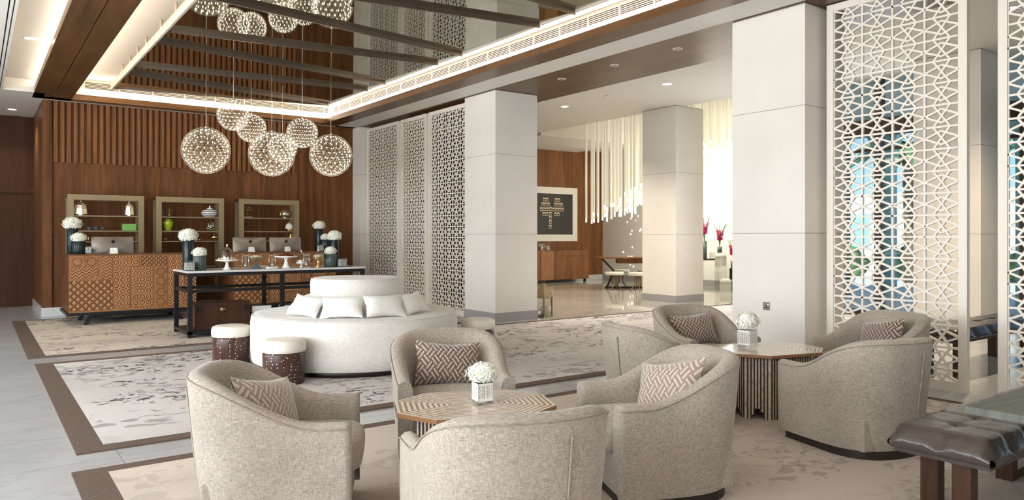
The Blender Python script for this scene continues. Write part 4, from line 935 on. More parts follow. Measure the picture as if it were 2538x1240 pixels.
# ================================================================== TUB ARMCHAIRS
def chair_proto(mat='chair'):
    t_ = thing('tub_armchair', 'x', 'armchair', group='oatmeal tub armchairs'); hw, yf, yb = .378, .42, -.37; N = 56
    path = []
    ys = .02
    for i in range(12): path.append((-hw, yf + (ys - yf) * i / 12, 0))
    for i in range(33):
        a = pi * i / 32; cx = -cos(a); sy = sin(a); e = .80
        path.append((hw * (abs(cx) ** e) * (1 if cx > 0 else -1), ys + (yb - ys) * abs(sy) ** e, 1))
    for i in range(12): path.append((hw, ys + (yf - ys) * (i + 1) / 12, 0))
    n = len(path); P_ = []; seam = []; cen = Vector((0, ys))
    def nrm(i):
        a = Vector(path[max(i - 1, 0)][:2]); b = Vector(path[min(i + 1, n - 1)][:2]); d = (b - a).normalized(); return Vector((-d.y, d.x))
    for i in range(n):
        x, y, _ = path[i]; nn = nrm(i)                          # points inward (left of travel)
        if nn.dot(cen - Vector((x, y))) < 0 and abs(y - ys) > .01: nn = -nn
        if i < 12: nn = Vector((1, 0))
        if i > n - 13: nn = Vector((-1, 0))
        u = (yf - y) / (yf - yb); k = min(1, max(0, (u - .20) / .80)); k = k * k * (3 - 2 * k); h = .565 + .235 * k
        inn = nn; lean = .045 * k; th = .095 + .01 * k
        ring = []
        def p(off, z, l): q = Vector((x, y)) + inn * off - inn * l; return (q.x, q.y, z)
        ring.append(p(.012 + .03 * k, .055, 0)); ring.append(p(.005 + .025 * k, .10, 0)); ring.append(p(.0 + .012 * k, .30, lean * .3)); ring.append(p(0, h * .75, lean * .7)); ring.append(p(0, h - .035, lean))
        seam.append(p(-.002, h - .02, lean))
        ring.append(p(.006, h - .012, lean)); ring.append(p(.025, h + .002, lean)); ring.append(p(th * .55, h + .005, lean)); ring.append(p(th * .85, h - .012, lean * .9)); ring.append(p(th, h - .05, lean * .8))
        ring.append(p(th + .02 * k, h * .75, lean * .3)); ring.append(p(th + .06 * k, .42, 0)); ring.append(p(th + .08 * k, .20, 0))
        P_.append(ring)
    m = MB(); m.grid(P_); k = len(P_[0])
    for r, fl in ((0, 1), (n - 1, 0)):
        idx = [r * k + j for j in range(k)]; m.f.append(idx if fl else idx[::-1]); m.m.append(0); m.sm.append(False)
    m.build('tub_shell', mat, t_, fixn=True)
    s_ = MB(); s_.tube(seam, .0035, 5); s_.build('piping', 'piping', t_)
    w_ = MB(); q = Vector(P_[n // 2 + 2][2]); q2 = Vector(P_[n // 2 + 2][4]); q0 = Vector(P_[n // 2 + 2][0]); d = Vector((q.x, q.y, 0)).normalized() * .006
    w_.tube([q0 + d, q + d * .6, q2 + d - Vector((0, 0, .05))], .005, 5); w_.build('back_seam', 'piping', t_)
    # seat cushion: rounded D shape
    outl = []
    for i in range(44):
        a = 2 * pi * i / 44; ca, sa = cos(a), sin(a); e = .42 if sa > 0 else .75
        outl.append((.283 * (abs(ca) ** e) * (1 if ca > 0 else -1), .035 + (.43 if sa > 0 else .28) * (abs(sa) ** e) * (1 if sa > 0 else -1)))
    lv = [(.90, .275), (.985, .295), (1.0, .34), (1.0, .39), (.985, .42), (.93, .440), (.7, .452), (.3, .458), (.0001, .459)]
    m = MB(); m.grid([[(x * s, .035 + (y - .035) * s, z) for (x, y) in outl + outl[:1]] for s, z in lv]); m.f.append(list(range(44))); m.m.append(0); m.sm.append(False)
    m.build('seat_cushion', mat, t_, fixn=True)
    m = MB(); m.box(-.29, .29, -.30, .395, .058, .275); m.build('front_rail', mat, t_, bevel=.01)
    m = MB()
    inner = [(x * .90, max(y * .90, -.38) if False else y * .90) for x, y, _ in path]; m.prism(inner[::-1], .0, .058); m.build('plinth', 'plinth', t_, fixn=True)
    return t_
cp = chair_proto(); R1 = radians(-23.9); R2 = radians(-16)
def chair(i, lb, fm, face):
    f = Vector((cos(face), sin(face))); o = Vector(fm) - f * .42
    return place(cp, i > 0, lb, (o.x, o.y, .014), face - pi / 2)
ch = [
 ('tub armchair at the lower left facing the striped table, side view', (1.655, 3.685), R1 - radians(4)),
 ('tub armchair behind the near striped table, facing the camera', (2.49, 3.99), R1 - pi / 2),
 ('tub armchair nearest the camera, its back turned to us', (1.968, 2.982), R1 + pi / 2 + radians(9)),
 ('tub armchair on the right of the near striped table, facing left', (2.93, 3.17), R1 + pi),
 ('tub armchair on the left of the far striped table, partly hidden', (4.80, 3.94), R2),
 ('tub armchair behind the far striped table in front of the open lobby', (5.455, 4.19), R2 - pi / 2),
 ('tub armchair behind right of the far striped table, before the screen', (6.04, 3.48), R2 + pi),
 ('tub armchair at the right with its back seam towards us', (5.19, 3.14), R2 + pi / 2)]
for i, c in enumerate(ch): chair(i, *c)
def chair_pillow(lb, fm, face, mat, seed, off=(0, 0), roll=0, back=.50, turn=0, z=.60, w=.47):
    f = Vector((cos(face), sin(face))); r_ = Vector((f.y, -f.x)); o = Vector(fm) - f * back + r_ * off[0]
    pillow('scatter_cushion', lb, mat, w, .33, .16, (o.x, o.y, z), (radians(-22), radians(roll), face + pi / 2 + radians(turn)), 'brown velvet key pattern cushions', seed)
chair_pillow('brown velvet key pattern cushion on the chair facing the camera', ch[1][1], ch[1][2], 'velvet', 1, roll=4)
chair_pillow('taupe velvet cushion on the lower left armchair', ch[0][1], ch[0][2], 'velvet_pale', 2, roll=10, turn=-26, back=.46, w=.50)
chair_pillow('taupe velvet key pattern cushion on the armchair right of the near table', ch[3][1], ch[3][2], 'velvet_pale', 3, roll=-12, turn=26, back=.46, w=.50)
chair_pillow('brown velvet key pattern cushion on the armchair before the open lobby', ch[5][1], ch[5][2], 'velvet', 4, roll=-4)
chair_pillow('brown velvet key pattern cushion on the armchair before the screen', ch[6][1], ch[6][2], 'velvet', 5, roll=-10)

# ================================================================== STRIPED OCTAGONAL TABLES
def table_proto():
    t_ = thing('octagonal_table', 'x', 'coffee table', group='striped octagonal inlay tables')
    o8 = [(.25, -.33), (.44, -.14), (.44, .14), (.25, .33), (-.25, .33), (-.44, .14), (-.44, -.14), (-.25, -.33)]
    m = MB(); m.prism(o8, .5165, .536); m.build('table_top', 'inlay_top', t_)
    m = MB()
    e8 = [(x * 1.010, y * 1.013) for x, y in o8]; m.prism(e8, .512, .533); m.build('top_edge', 'inlay_edge', t_)
    b8 = [(.20, -.25), (.335, -.115), (.335, .115), (.20, .25), (-.20, .25), (-.335, .115), (-.335, -.115), (-.20, -.25)]
    core = MB(); core.prism([(x * .95, y * .95) for x, y in b8], .10, .505); core.build('core', 'strip_wood', t_)
    pearl = MB(); wd = MB()
    for i in range(8):
        a = Vector((*b8[i], 0)); b = Vector((*b8[(i + 1) % 8], 0)); L = (b - a).length; n = int(round(L / .0135)) | 1
        for k in range(n):
            u = (k + .5) / n; c = a.lerp(b, u); d = (b - a).normalized(); e = abs(u - .5) * 2
            z0 = .085 if e < .22 else (.06 if e < .40 else (.035 if e < .58 else 0.0))
            nn = Vector((d.y, -d.x, 0)); tgt = pearl if k % 2 == 0 else wd; off = .002 if k % 2 else 0
            p0 = c + nn * off - nn * .012
            h = L / n / 2
            vs = []
            for z in (z0, .505):
                for sx, sy in ((-1, -1), (1, -1), (1, 1), (-1, 1)): q = p0 + d * (h * sx) + nn * (.012 * sy); vs.append((q.x, q.y, z))
            tgt.add(vs, [(0, 3, 2, 1), (4, 5, 6, 7), (0, 1, 5, 4), (1, 2, 6, 5), (2, 3, 7, 6), (3, 0, 4, 7)])
    pearl.build('pearl_strips', 'pearl', t_); wd.build('wood_strips', 'strip_wood', t_)
    return t_
tp_ = table_proto()
place(tp_, False, 'octagonal table with striped pearl inlay between the four near armchairs', (2.29, 3.49, .014), R1)
place(tp_, True, 'octagonal table with striped pearl inlay beside the large pillar', (5.43, 3.73, .014), R2)
def cube_vase(lb, loc, rz, s_, r, flat, stems):
    t_ = thing('cube_vase', lb, 'vase', loc, rz, 'square fretwork hydrangea vases'); w = s_ / 2; H_ = s_ * 1.38
    g = MB(); g.box(-w, w, -w, w, 0, H_); g.build('glass_cube', 'glass', t_)
    f = MB()
    for k in range(4):
        R = Matrix.Rotation(k * pi / 2, 3, 'Z'); lm = lattice_mesh(s_ * .96, s_ * .86, 3, 3, .0036, .0015); n0 = len(f.v)
        f.add(lm.v, lm.f); f.box(-w * .97, w * .97, -.001, .001, -.012, .004); f.box(-w * .97, w * .97, -.001, .001, s_ * .86, s_ * .86 + .012)
        for q in range(n0, len(f.v)): f.v[q] = tuple(R @ (Vector(f.v[q]) + Vector((0, -w - .0025, s_ * .34))))
    f.build('fretwork_sleeve', 'card', t_)
    if stems:
        m = MB()
        for k in range(5): a = k * 1.3; m.tube([(.02 * cos(a), .02 * sin(a), .01), (-.012 * cos(a), .02 * sin(a + 1), H_ * .6), (.03 * cos(a + 1), .03 * sin(a), H_ + .02)], .0035, 6)
        m.build('stems', 'leaf', t_)
    bouquet(t_, H_ + r * flat * .62, r, flat); return t_
cube_vase('square fretwork vase of white hydrangeas on the near striped table', (2.335, 3.475, .5505), R1 + .25, .088, .092, .80, True)
cube_vase('square fretwork vase with a white flower ball on the far striped table', (5.31, 3.86, .5505), R2 + .35, .115, .098, 1.0, False)

# ================================================================== FOREGROUND BENCH AND TABLE
def tufted(mb_, x0, x1, y0, y1, z0, z1, nx, ny):
    NX, NY = nx * 10, ny * 12; P_ = []
    for i in range(NX + 1):
        row = []
        for j in range(NY + 1):
            u, v = i / NX, j / NY; cu, cv = u * nx, v * ny
            du = abs(cu - round(cu)); dv = abs(cv - round(cv)); d = math.hypot(du, dv)
            ed = min(1, min(u * nx, (1 - u) * nx) / .22) ; ev = min(1, min(v * ny, (1 - v) * ny) / .22)
            rnd_ = math.sqrt(max(0, 1 - (1 - ed) ** 2)) * math.sqrt(max(0, 1 - (1 - ev) ** 2))
            z = z1 - .032 * math.exp(-(d / .13) ** 2) - .006 * math.exp(-(min(du, dv) / .06) ** 2) - .05 * (1 - rnd_)
            row.append((x0 + (x1 - x0) * u, y0 + (y1 - y0) * v, z))
        P_.append(row)
    mb_.grid(P_)
    # sides
    def side(pts, out):
        rows = []
        for t_i, (f, o) in enumerate([(0, 0), (.25, .018), (.6, .02), (.9, .008), (1, -.01)]):
            rows.append([(p[0] + out[0] * o, p[1] + out[1] * o, p[2] + (z0 - p[2]) * f) for p in pts])
        mb_.grid(rows)
    side(P_[0], (-1, 0)); side(P_[-1][::-1], (1, 0)); side([r[0] for r in P_][::-1], (0, -1)); side([r[-1] for r in P_], (0, 1))
    mb_.box(x0 + .01, x1 - .01, y0 + .01, y1 - .01, z0 - .02, z0 + .01)
t_ = thing('leather_bench', 'tufted brown leather bench with dark wooden legs in the right foreground', 'bench', (0, 0, 0))
m = MB(); tufted(m, 3.95, 6.05, 1.49, 1.97, .378, .51, 9, 2); m.build('tufted_seat', 'leather', t_, fixn=True)
for (x, y) in ((4.22, 1.88), (4.08, 1.66), (5.1, 1.84), (5.5, 1.60)):
    m = MB(); m.box(x - .04, x + .04, y - .045, y + .045, .014, .365); m.build('leg', 'walnut_leg', t_)
m = MB(); m.box(5.10, 5.5, 1.80, 1.88, .014, .07); m.build('floor_rail', 'walnut_leg', t_)
t_ = thing('dark_table', 'dark grey wooden table corner at the right edge over the bench', 'table', (0, 0, 0))
m = MB(); m.box(3.53, 5.6, .45, 1.44, .715, .75); m.build('table_top', 'table_dark', t_, bevel=.003)
for (x, y) in ((5.4, 1.3), (5.4, .6), (3.9, .58)): m = MB(); m.box(x - .04, x + .04, y - .04, y + .04, .014, .715); m.build('leg', 'walnut_leg', t_)
t_ = thing('leather_bench', 'dark leather bench beyond the lattice screens', 'bench', (0, 0, 0))
m = MB(); tufted(m, 8.2, 10.6, 3.4, 3.95, .40, .52, 6, 2); m.build('tufted_seat', new_mat('black_leather', (.02, .016, .015), .28, spec=.6), t_, fixn=True)
for (x, y) in ((8.5, 3.5), (8.5, 3.85), (10.3, 3.5), (10.3, 3.85)): m = MB(); m.box(x - .07, x + .07, y - .05, y + .05, 0, .382); m.build('leg', 'walnut_leg', t_)
# dark sofa beyond the right screen
t_ = thing('dark_sofa', 'dark sofa beyond the screen at the right edge', 'sofa', (9.9, 2.0, 0))
m = MB(); m.box(0, 1.6, 0, .9, .1, .42); m.build('seat', 'walnut_leg', t_, bevel=.04)
m = MB(); m.box(0, 1.6, .72, .92, .42, .85); m.build('backrest', 'walnut_leg', t_, bevel=.04)
m = MB(); m.box(-.12, 0, 0, .92, .1, .62); m.build('armrest', 'walnut_leg', t_, bevel=.04)

# socket on the pillar
t_ = thing('wall_socket', 'steel wall socket with a switch on the large pillar', 'socket', (7.299, 5.05, .70))
m = MB(); m.box(-.008, 0, -.045, .045, -.045, .045); m.build('plate', 'steel', t_, bevel=.002)
m = MB(); m.box(-.0095, -.0075, -.022, -.002, -.022, -.013); m.box(-.0095, -.0075, .004, .024, -.022, -.013) ; m.box(-.0095, -.0075, -.004, .006, -.004, .012); m.build('pin_holes', 'black', t_)
m = MB(); m.box(-.013, -.008, -.034, -.018, .010, .030); m.build('switch', 'card', t_)

# ================================================================== DOWNLIGHTS
def downlight(lb, x, y, z, lit, power=0, r=.055, col=WARM2):
    t_ = thing('downlight', lb, 'downlight', (x, y, z), 0, 'recessed ceiling downlights'); m = MB()
    m.lathe([(r * 1.25, 0), (r * 1.2, -.006), (r * .95, -.006), (r * .95, -.001), (r * 1.25, -.001)], 24, cap=False); m.build('rim', 'white_paint', t_)
    m = MB(); m.lathe([(r * .95, -.003), (0, -.003)], 20, cap=False); m.build('lens', 'lamp_lens' if lit else 'champagne', t_)
    if power: spot('downlight_beam', (x, y, z - .03), power, col, 125, .06)
downlight('unlit downlight in the wooden soffit, farthest of three between the pillars', 7.69, 9.14, 4.05, False)
downlight('unlit downlight in the wooden soffit, middle of three between the pillars', 7.70, 7.93, 4.05, False)
downlight('unlit downlight in the wooden soffit, nearest of three between the pillars', 7.72, 6.73, 4.05, False)
downlight('bright downlight in the white lobby ceiling, near the middle pillar', 10.79, 12.72, 4.44, True, 310, .085)
downlight('bright downlight in the white lobby ceiling, largest between the pillars', 10.79, 9.67, 4.44, True, 310, .095)
downlight('bright downlight seen through the lattice of the right screen', 10.80, 3.85, 4.44, True, 420, .11, (1, .80, .56))
downlight('small bright downlight at the far end of the lobby ceiling by the wall', 12.40, 15.9, 4.44, True, 200, .06)
downlight('bright downlight in the lower ceiling at the far left', .61, 17.84, 4.05, True, 60, .075)
downlight('bright downlight in the raised ceiling tray at the left', .64, 12.27, 4.27, True, 60, .085)
m = MB(); m.lathe([(.14, 0), (.13, -.012), (.10, -.012), (.09, -.006), (.02, -.008), (0, -.008)], 32); tag(m.build('ceiling_speaker', 'white_paint', None, (10.77, 11.2, 4.44)), 'flat round white speaker in the lobby ceiling between two bright downlights', 'speaker')

# ================================================================== LOBBY: CHANDELIER, TABLE, STOOLS
t_ = thing('tube_chandelier', 'cascading chandelier of long glowing glass tubes above the lobby table', 'chandelier', (0, 0, 0))
M['tube_glass'] = new_mat('frosted_tube', (.78, .75, .62), .3, spec=.4, emis=(1, .93, .76), estr=.16)
rnd = random.Random(11); nt = 0
REST = MB()
for i in range(21):
    for j in range(7):
        y = 15.3 - i * .19 + rnd.uniform(-.05, .05); x = 13.75 + j * .30 + rnd.uniform(-.08, .08)
        zb = 1.80 + (15.25 - y) * .46 + rnd.uniform(-.05, .12) + .05 * j
        m = MB() if nt < 98 else REST; m.tube([(x, y, zb + .10), (x, y, 5.58)], .031, 10); m.tube([(x, y, zb), (x, y, zb + .10)], .02, 8, mi=1)
        if m is not REST: m.build('glass_tube', ['tube_glass', 'tube_tip'], t_)
        nt += 1
REST.build('farther_glass_tubes', ['tube_glass', 'tube_tip'], t_)['kind'] = 'stuff'
m = MB(); m.box(13.55, 15.75, 11.1, 15.5, 5.56, 5.6); m.build('ceiling_plate', 'steel', t_)
for y, z in ((14.6, 2.1), (13.4, 2.7), (12.2, 3.2)): point('chandelier_light', (16.1, y, z), 60, (1, .94, .84), .5)
RT = radians(-36)
t_ = thing('lobby_table', 'long walnut lobby table on a black angled metal base', 'table', (15.50, 14.86, 0), RT)
m = MB(); m.prism([(-1.42, 0), (-1.30, -.30), (-1.1, -.42), (.7, -.42), (.98, -.2), (.98, .2), (.7, .42), (-1.1, .42), (-1.30, .30)], .86, .895); m.build('table_top', 'walnut_lobby', t_)
m = MB(); m.box(-.72, .7, -.2, .2, .72, .86); m.build('apron', 'walnut_lobby', t_)
m = MB(); m.bar((-1.15, 0, .86), (-.8, 0, .50), .05, .05); m.bar((-.8, 0, .50), (-1.0, 0, .02), .05, .05); m.bar((.85, 0, .86), (.5, 0, .5), .05, .05); m.bar((.5, 0, .5), (.7, 0, .02), .05, .05); m.box(-1.05, .72, -.05, .05, 0, .05); m.build('metal_base', 'black_metal', t_)
def lobby_stool_proto():
    t_ = thing('round_stool', 'x', 'stool', group='white round stools at the lobby table')
    m = MB(); m.lathe([(.25, .41), (.262, .42), (.262, .48), (.25, .495), (0, .50)], 40); m.build('seat', 'cream_leather', t_)
    for k in range(4):
        a = k * pi / 2 + .4; c, s_ = cos(a), sin(a); m = MB()
        m.tube([(c * .06, s_ * .06, .41), (c * .08, s_ * .08, .28), (c * .07, s_ * .07, .16), (c * .19, s_ * .19, .03), (c * .22, s_ * .22, .0)], [.016, .013, .012, .014, .018], 8); m.build('leg', 'bronze', t_)
    return t_
ls = lobby_stool_proto()
for i, (lb, x, y) in enumerate([('white round stool in front of the lobby table, leftmost', 14.49, 14.93), ('white round stool in front of the lobby table, beside the pillar', 14.76, 14.30), ('white round stool behind the lobby table, leftmost', 15.55, 15.75), ('white round stool behind the lobby table, next to the pillar', 16.05, 15.2)]):
    place(ls, i > 0, lb, (x, y, 0), i * .7)
# sideboard, artwork, candles
t_ = thing('lobby_sideboard', 'walnut sideboard with a carved end panel under the artwork', 'sideboard', (13.6, 18.2, 0))
m = MB(); m.box(0, 2.9, .02, .6, .09, 1.035); m.build('body', 'walnut_lobby', t_)
m = MB(); m.box(.85, 1.40, 0, .02, .10, 1.0); m.build('carved_panel', 'carve_zigzag', t_)
for k in range(3): m = MB(); m.box(1.42 + k * .49, 1.42 + k * .49 + .48, .0, .02, .10, .80); m.build('door', 'walnut_lobby', t_)
m = MB(); m.box(1.42, 2.9, .0, .02, .86, 1.035); m.build('drawer_front', 'walnut_lobby', t_)
for x in (.1, 2.75): m = MB(); m.box(x, x + .06, .06, .12, 0, .09); m.build('leg', 'black', t_)
for lb, x, h in (('taller square glass candle holder on the lobby sideboard', 14.62, .23), ('shorter square glass candle holder on the lobby sideboard', 14.85, .165)):
    t_ = thing('glass_candle_holder', lb, 'candle holder', (x, 18.38, 1.036), 0, 'glass candle holders on the sideboard')
    m = MB(); m.box(-.07, .07, -.07, .07, 0, h); m.build('glass_block', 'glass', t_); m = MB(); m.lathe([(.045, .01), (.045, h * .6), (0, h * .6)], 16); m.build('candle', 'candle', t_)
t_ = thing('framed_artwork', 'large black artwork with gold abstract tiles in a wide white frame', 'artwork', (14.55, 18.93, 1.33))
m = MB(); m.box(0, 2.05, -.03, 0, 0, 1.80); m.build('frame', 'art_mat', t_)
m = MB(); m.box(.22, 1.83, -.034, -.03, .22, 1.58); m.build('black_field', 'art_dark', t_)
m = MB(); g_ = MB()
def cell(x, z, w, h): 
    m.box(x, x + w, -.037, -.034, z, z + h); g_.box(x + w * .12, x + w * .88, -.038, -.037, z + h * .15, z + h * .6)
for (cx, cz) in ((.55, 1.32), (.67, 1.32), (1.05, 1.32), (1.17, 1.32), (.48, 1.16), (.60, 1.16), (.73, 1.16), (1.03, 1.16), (1.16, 1.16), (1.29, 1.16), (.42, 1.0), (.55, 1.0), (.68, 1.0), (.81, 1.02), (.94, 1.0), (1.07, 1.0), (1.2, 1.0), (1.33, 1.0), (.52, .84), (.65, .84), (.80, .86), (1.02, .84), (1.15, .84), (.80, .72), (.80, .58), (.80, .42)):
    cell(cx, cz, .105, .12)
m.build('tiles', 'art_gold', t_); g_.build('tile_cores', 'art_dark', t_)
# glowing triangles stand in for light reflected onto the ivory wall
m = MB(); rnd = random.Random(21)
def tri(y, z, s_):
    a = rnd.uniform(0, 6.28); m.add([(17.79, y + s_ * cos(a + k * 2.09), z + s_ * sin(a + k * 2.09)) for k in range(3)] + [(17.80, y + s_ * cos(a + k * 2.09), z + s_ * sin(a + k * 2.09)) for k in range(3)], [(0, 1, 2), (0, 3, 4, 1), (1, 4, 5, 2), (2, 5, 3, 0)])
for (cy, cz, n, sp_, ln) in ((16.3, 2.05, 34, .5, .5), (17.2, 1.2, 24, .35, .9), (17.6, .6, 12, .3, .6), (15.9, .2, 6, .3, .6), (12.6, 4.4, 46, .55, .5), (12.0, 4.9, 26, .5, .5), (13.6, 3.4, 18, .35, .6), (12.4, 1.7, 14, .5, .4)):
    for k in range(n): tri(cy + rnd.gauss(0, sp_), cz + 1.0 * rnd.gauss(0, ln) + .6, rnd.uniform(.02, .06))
tag(m.build('painted_light_triangles', 'light_patch'), 'scattered small triangles of painted light on the ivory lobby wall', 'painted light', None, 'stuff')
# gladioli on clear stands and narrow table
def gladiolus(lb, x, y, z, r, h, gh, mat='vase_grey', seed=0):
    t_ = thing('gladiolus_vase', lb, 'vase', (x, y, z), 0, 'magenta gladiolus vases in the lobby'); rnd = random.Random(seed)
    m = MB(); m.lathe([(r * .98, 0), (r, .01), (r, h), (r * .92, h), (r * .92, h * .9), (0, h * .9)], 24); m.build('vase', mat, t_)
    st = MB(); fl = MB()
    for k in range(5):
        a = rnd.uniform(0, 6.28); sp = rnd.uniform(.08, .2); pts = [(0, 0, h * .5)] + [(sp * cos(a) * u ** 1.6, sp * sin(a) * u ** 1.6, h + gh * u * (1 if u < .85 else .97)) for u in (.2, .45, .7, .88, 1)]
        st.tube(pts, [.008, .007, .006, .005, .004, .002], 5)
        for q in range(9):
            u = .30 + q * .05; c = Vector((sp * cos(a) * u ** 1.6, sp * sin(a) * u ** 1.6, h + gh * u)); s_ = .065 * (1.25 - u)
            for w in range(5):
                an = w * 1.2566 + rnd.random(); d = Vector((cos(an), sin(an), rnd.uniform(-.2, .6))).normalized(); e = d.orthogonal().normalized()
                fl.add([c, c + d * s_ * .6 + e * s_ * .5, c + d * s_ * 1.2, c + d * s_ * .6 - e * s_ * .5], [(0, 1, 2, 3)])
    for k in range(4):
        a = rnd.uniform(0, 6.28); p0 = Vector((0, 0, h)); d = Vector((cos(a), sin(a), 0))
        st.tube([p0, p0 + d * .05 + Vector((0, 0, gh * .5)), p0 + d * .18 + Vector((0, 0, gh * .95)), p0 + d * .3 + Vector((0, 0, gh * .88))], [.004, .01, .008, .002], 4)
    st.build('stems', 'leaf', t_); fl.build('petals', 'pink', t_)
t_ = thing('side_table', 'narrow dark topped side table against the ivory lobby wall', 'table', (16.45, 13.3, 0))
m = MB(); m.box(-.2, .55, -.15, .7, .83, .865); m.build('table_top', 'walnut_leg', t_)
for (x, y) in ((-.15, 0), (.5, 0), (-.15, .6), (.5, .6)): m = MB(); m.box(x, x + .03, y, y + .03, 0, .83); m.build('leg', 'glass_acrylic', t_)
gladiolus('tall vase of magenta gladioli on the narrow table beside the far pillar', 16.62, 13.52, .866, .075, .50, .68, seed=1)
m = MB(); m.box(-.06, .06, -.06, .06, 0, .17); tag(m.build('glass_cube', 'glass', None, (16.80, 13.38, .866)), 'small clear glass cube on the narrow dark table', 'glass cube')
def pedestal(lb, x, y, z0, z1, w, mat):
    m = MB(); m.box(-w / 2, w / 2, -w / 2, w / 2, 0, z1 - z0); return tag(m.build('display_plinth', mat, None, (x, y, z0), bevel=.004), lb, 'plinth', 'display plinths in the lobby')
def flower_cube(lb, x, y, z, w, h):
    t_ = thing('flower_cube', lb, 'vase', (x, y, z), 0, 'glass flower cubes in the lobby'); m = MB(); m.box(-w / 2, w / 2, -w / 2, w / 2, 0, h); m.build('cube', 'vase_pale', t_); bouquet(t_, h + .02, w * .72, .55)
M['vase_pale'] = new_mat('pale_frosted_glass', (.55, .56, .50), .2)
pedestal('clear acrylic plinth carrying a frosted flower cube', 16.72, 13.03, 0, .68, .24, 'glass_acrylic')
flower_cube('frosted cube of white flowers under the middle gladioli', 16.72, 13.03, .681, .22, .25)
gladiolus('vase of magenta gladioli standing over the frosted flower cube, middle one', 16.70, 13.05, 1.04, .065, .16, .66, seed=2)
flower_cube('frosted cube of white flowers on the lobby floor', 16.45, 12.66, 0, .22, .26)
pedestal('black plinth half hidden behind the large pillar', 16.72, 12.60, 0, .62, .16, 'black')
gladiolus('vase of magenta gladioli half hidden by the large pillar', 16.72, 12.62, .622, .06, .20, .60, seed=3)
# lanterns
def lantern(lb, x, y, w, hb, hr, ht):
    t_ = thing('brass_lantern', lb, 'lantern', (x, y, 0), .15, 'pierced brass lanterns beside the middle pillar'); h2 = w / 2
    M_l = 'lantern_brass'
    m = MB()
    for sx in (-1, 1):
        for sy in (-1, 1): m.box(sx * h2 - .01, sx * h2 + .01, sy * h2 - .01, sy * h2 + .01, 0, hb)
    m.box(-h2 - .015, h2 + .015, -h2 - .015, h2 + .015, 0, .03); m.box(-h2 - .015, h2 + .015, -h2 - .015, h2 + .015, hb - .02, hb); m.build('frame', M_l, t_)
    g = MB(); g.box(-h2 + .005, h2 - .005, -h2 + .005, h2 - .005, .03, hb - .02); g.build('glass_panes', 'glass', t_)
    r = MB()
    prof = [(h2 + .02, hb), (h2 * .95, hb + hr * .4), (h2 * .45, hb + hr * .8), (.03, hb + hr)]
    r.lathe([(p * 1.35, z) for p, z in prof], 4, smooth=False); R = Matrix.Rotation(pi / 4, 3, 'Z'); r.v = [tuple(R @ Vector(v)) for v in r.v]; r.build('pierced_roof', M_l, t_)
    k = MB(); k.tube([(.04 * cos(a * .393), 0, hb + hr + .04 + .04 * sin(a * .393)) for a in range(16)], .006, 6, closed=True); k.build('ring', M_l, t_)
    c = MB(); c.lathe([(w * .24, .03), (w * .24, hb * .55), (0, hb * .54)], 20); c.build('candle', 'candle', t_)
M['lantern_brass'] = new_mat('pierced_brass', (.25, .17, .08), .45, .6)
t = NT(M['lantern_brass']); v = t.add('ShaderNodeTexVoronoi'); v.inputs['Scale'].default_value = 60; t.l.new(t.world(), v.inputs['Vector'])
t.color(t.mix(t.math('LESS_THAN', v.outputs['Distance'], .3), (.26, .18, .09), (.04, .025, .015)))
lantern('pierced brass lantern with a cream candle on the floor beside the middle pillar', 8.53, 10.66, .22, .37, .24, 0)
lantern('taller pierced brass lantern standing behind the small one', 8.62, 11.28, .26, .62, .34, 0)

# ================================================================== ENTRANCE WINDOW WALL AND OUTSIDE
XG = 13.70
f = MB(); ys = [10.0, 8.60, 7.04, 5.48, 3.92, 2.36, .8, -.76, -2.3, -3.9]
for y in ys: f.box(XG - .06, XG + .06, y - .07, y + .07, 0, 4.44)
f.box(XG - .055, XG + .055, -3.9, 10.0, 3.38, 3.70); f.box(XG - .05, XG + .05, -3.9, 10.0, 0, .10)
for a, b in zip(ys[1:], ys[:-1]): f.box(XG - .03, XG + .03, (a + b) / 2 - .05, (a + b) / 2 + .05, .1, 3.38); 
for a, b in zip(ys[1:], ys[:-1]): f.box(XG - .03, XG + .03, a, b, 3.10, 3.16)
wf = struct('window_1', f, 'dark_frame')
g = MB(); g.box(XG - .006, XG + .006, -3.9, 10.0, .1, 4.44); g.build('pane', 'glass_pane', wf)
m = MB(); m.box(13.8, 46, -22, 30, -.12, -.02); struct('ground_outside', m, 'paving')
# arcade with teal arches outside
def arch_bay(y0, y1, x, zt, zs, w, mat):
    m = MB(); c = (y0 + y1) / 2; hw = (y1 - y0) / 2 - w; n = 20; vs = []
    prof = [(c - hw, zs)] + [(c - hw * cos(pi * k / n), zs + hw * 1.15 * (sin(pi * k / n)) ** .8) for k in range(1, n)] + [(c + hw, zs)]
    for (yy, zz) in prof: vs += [(x, yy, zz), (x, yy, zt), (x + .35, yy, zz), (x + .35, yy, zt)]
    fs = []
    for k in range(len(prof) - 1): a = k * 4; b = a + 4; fs += [(a, b, b + 1, a + 1), (a + 2, a + 3, b + 3, b + 2), (a, a + 2, b + 2, b)]
    m.add(vs, fs); m.box(x, x + .35, y0, y0 + w, 0 - .02, zt, 1); m.box(x, x + .35, y1 - w, y1, -.02, zt, 1); return m
t_ = thing('porch_arcade', 'teal arched porch outside the entrance glass', 'arcade', (0, 0, 0))
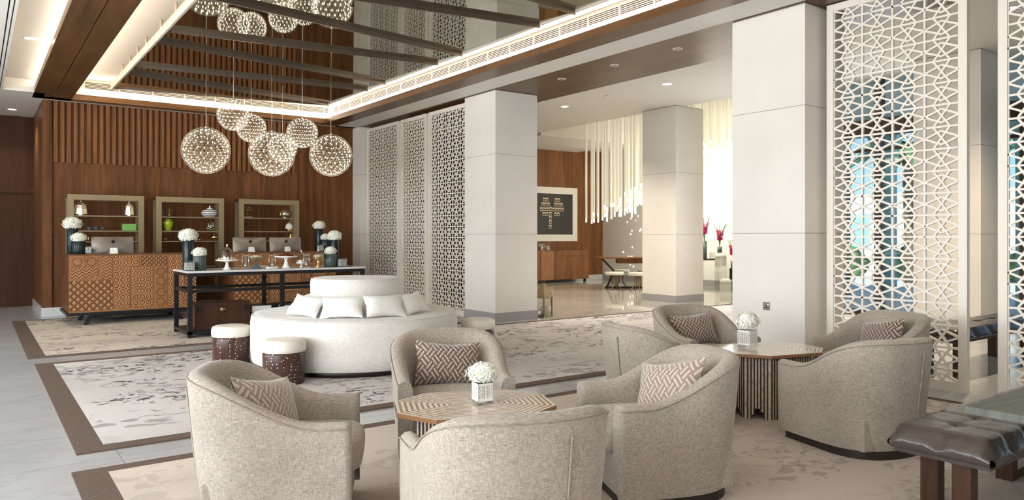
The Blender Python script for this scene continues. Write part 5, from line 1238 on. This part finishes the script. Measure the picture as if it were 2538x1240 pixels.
for k in range(8):
    y0 = -6.2 + k * 3.1; arch_bay(y0, y0 + 3.1, 18.2, 5.6, 3.1, .20, 0).build('arch', ['teal_pat', 'teal'], t_)
t_ = thing('outside_building', 'pale building beyond the entrance glass', 'building', (0, 0, 0))
m = MB(); m.box(36, 40, -20, 34, -.1, 3.6); m.build('wall', 'outside_wall', t_)
m = MB()
for k in range(12): m.box(35.95, 36.0, -17 + k * 4, -15.5 + k * 4, .9, 2.6)
m.build('windows', 'teal', t_)
rnd = random.Random(9)
for k in range(5):
    bm = bmesh.new(); bmesh.ops.create_icosphere(bm, subdivisions=4, radius=1)
    for v in bm.verts: v.co *= 1 + .12 * sin(7 * v.co.x + k) * cos(6 * v.co.y) + rnd.uniform(-.06, .06)
    me = bpy.data.meshes.new('shrub'); bm.to_mesh(me); bm.free(); me.materials.append(M['foliage']); o = bpy.data.objects.new('shrub', me); COL.objects.link(o)
    o.location = (27 + rnd.uniform(-1, 2), 2.5 + k * 3.2, .45); o.scale = (1.0, 1.35, .75); tag(o, 'green shrub beyond the entrance glass, %s from the right' % ['first', 'second', 'third', 'fourth', 'fifth'][k], 'shrub', 'shrubs outside the entrance')
for k, (x, y) in enumerate(((24.5, 11.6), (25.5, 7.6))):
    t_ = thing('palm_tree', ['farther left palm tree beyond the entrance glass', 'nearer right palm tree beyond the entrance glass'][k], 'tree', (x, y, -.02), 0, 'palm trees outside the entrance')
    m = MB(); m.tube([(0, 0, 0), (.05, 0, 1.5), (.0, .05, 3), (.05, .1, 4.4)], [.24, .19, .17, .18], 12); m.build('trunk', 'bark', t_)
    m = MB()
    for q in range(18):
        a = q * 2.4; d = Vector((cos(a), sin(a), 0)); e = Vector((-sin(a), cos(a), 0)); P_ = []
        for i in range(9):
            u = i / 8; c = Vector((.05, .1, 4.4)) + d * (2.0 * u) + Vector((0, 0, .9 * u - 1.7 * u * u + (.4 if q % 2 else 0) * u)); w = .28 * sin(pi * min(1, u * .9 + .1)); P_.append([c - e * w - Vector((0, 0, w * .4)), c, c + e * w - Vector((0, 0, w * .4))])
        m.grid(P_)
    m.build('fronds', 'foliage', t_)
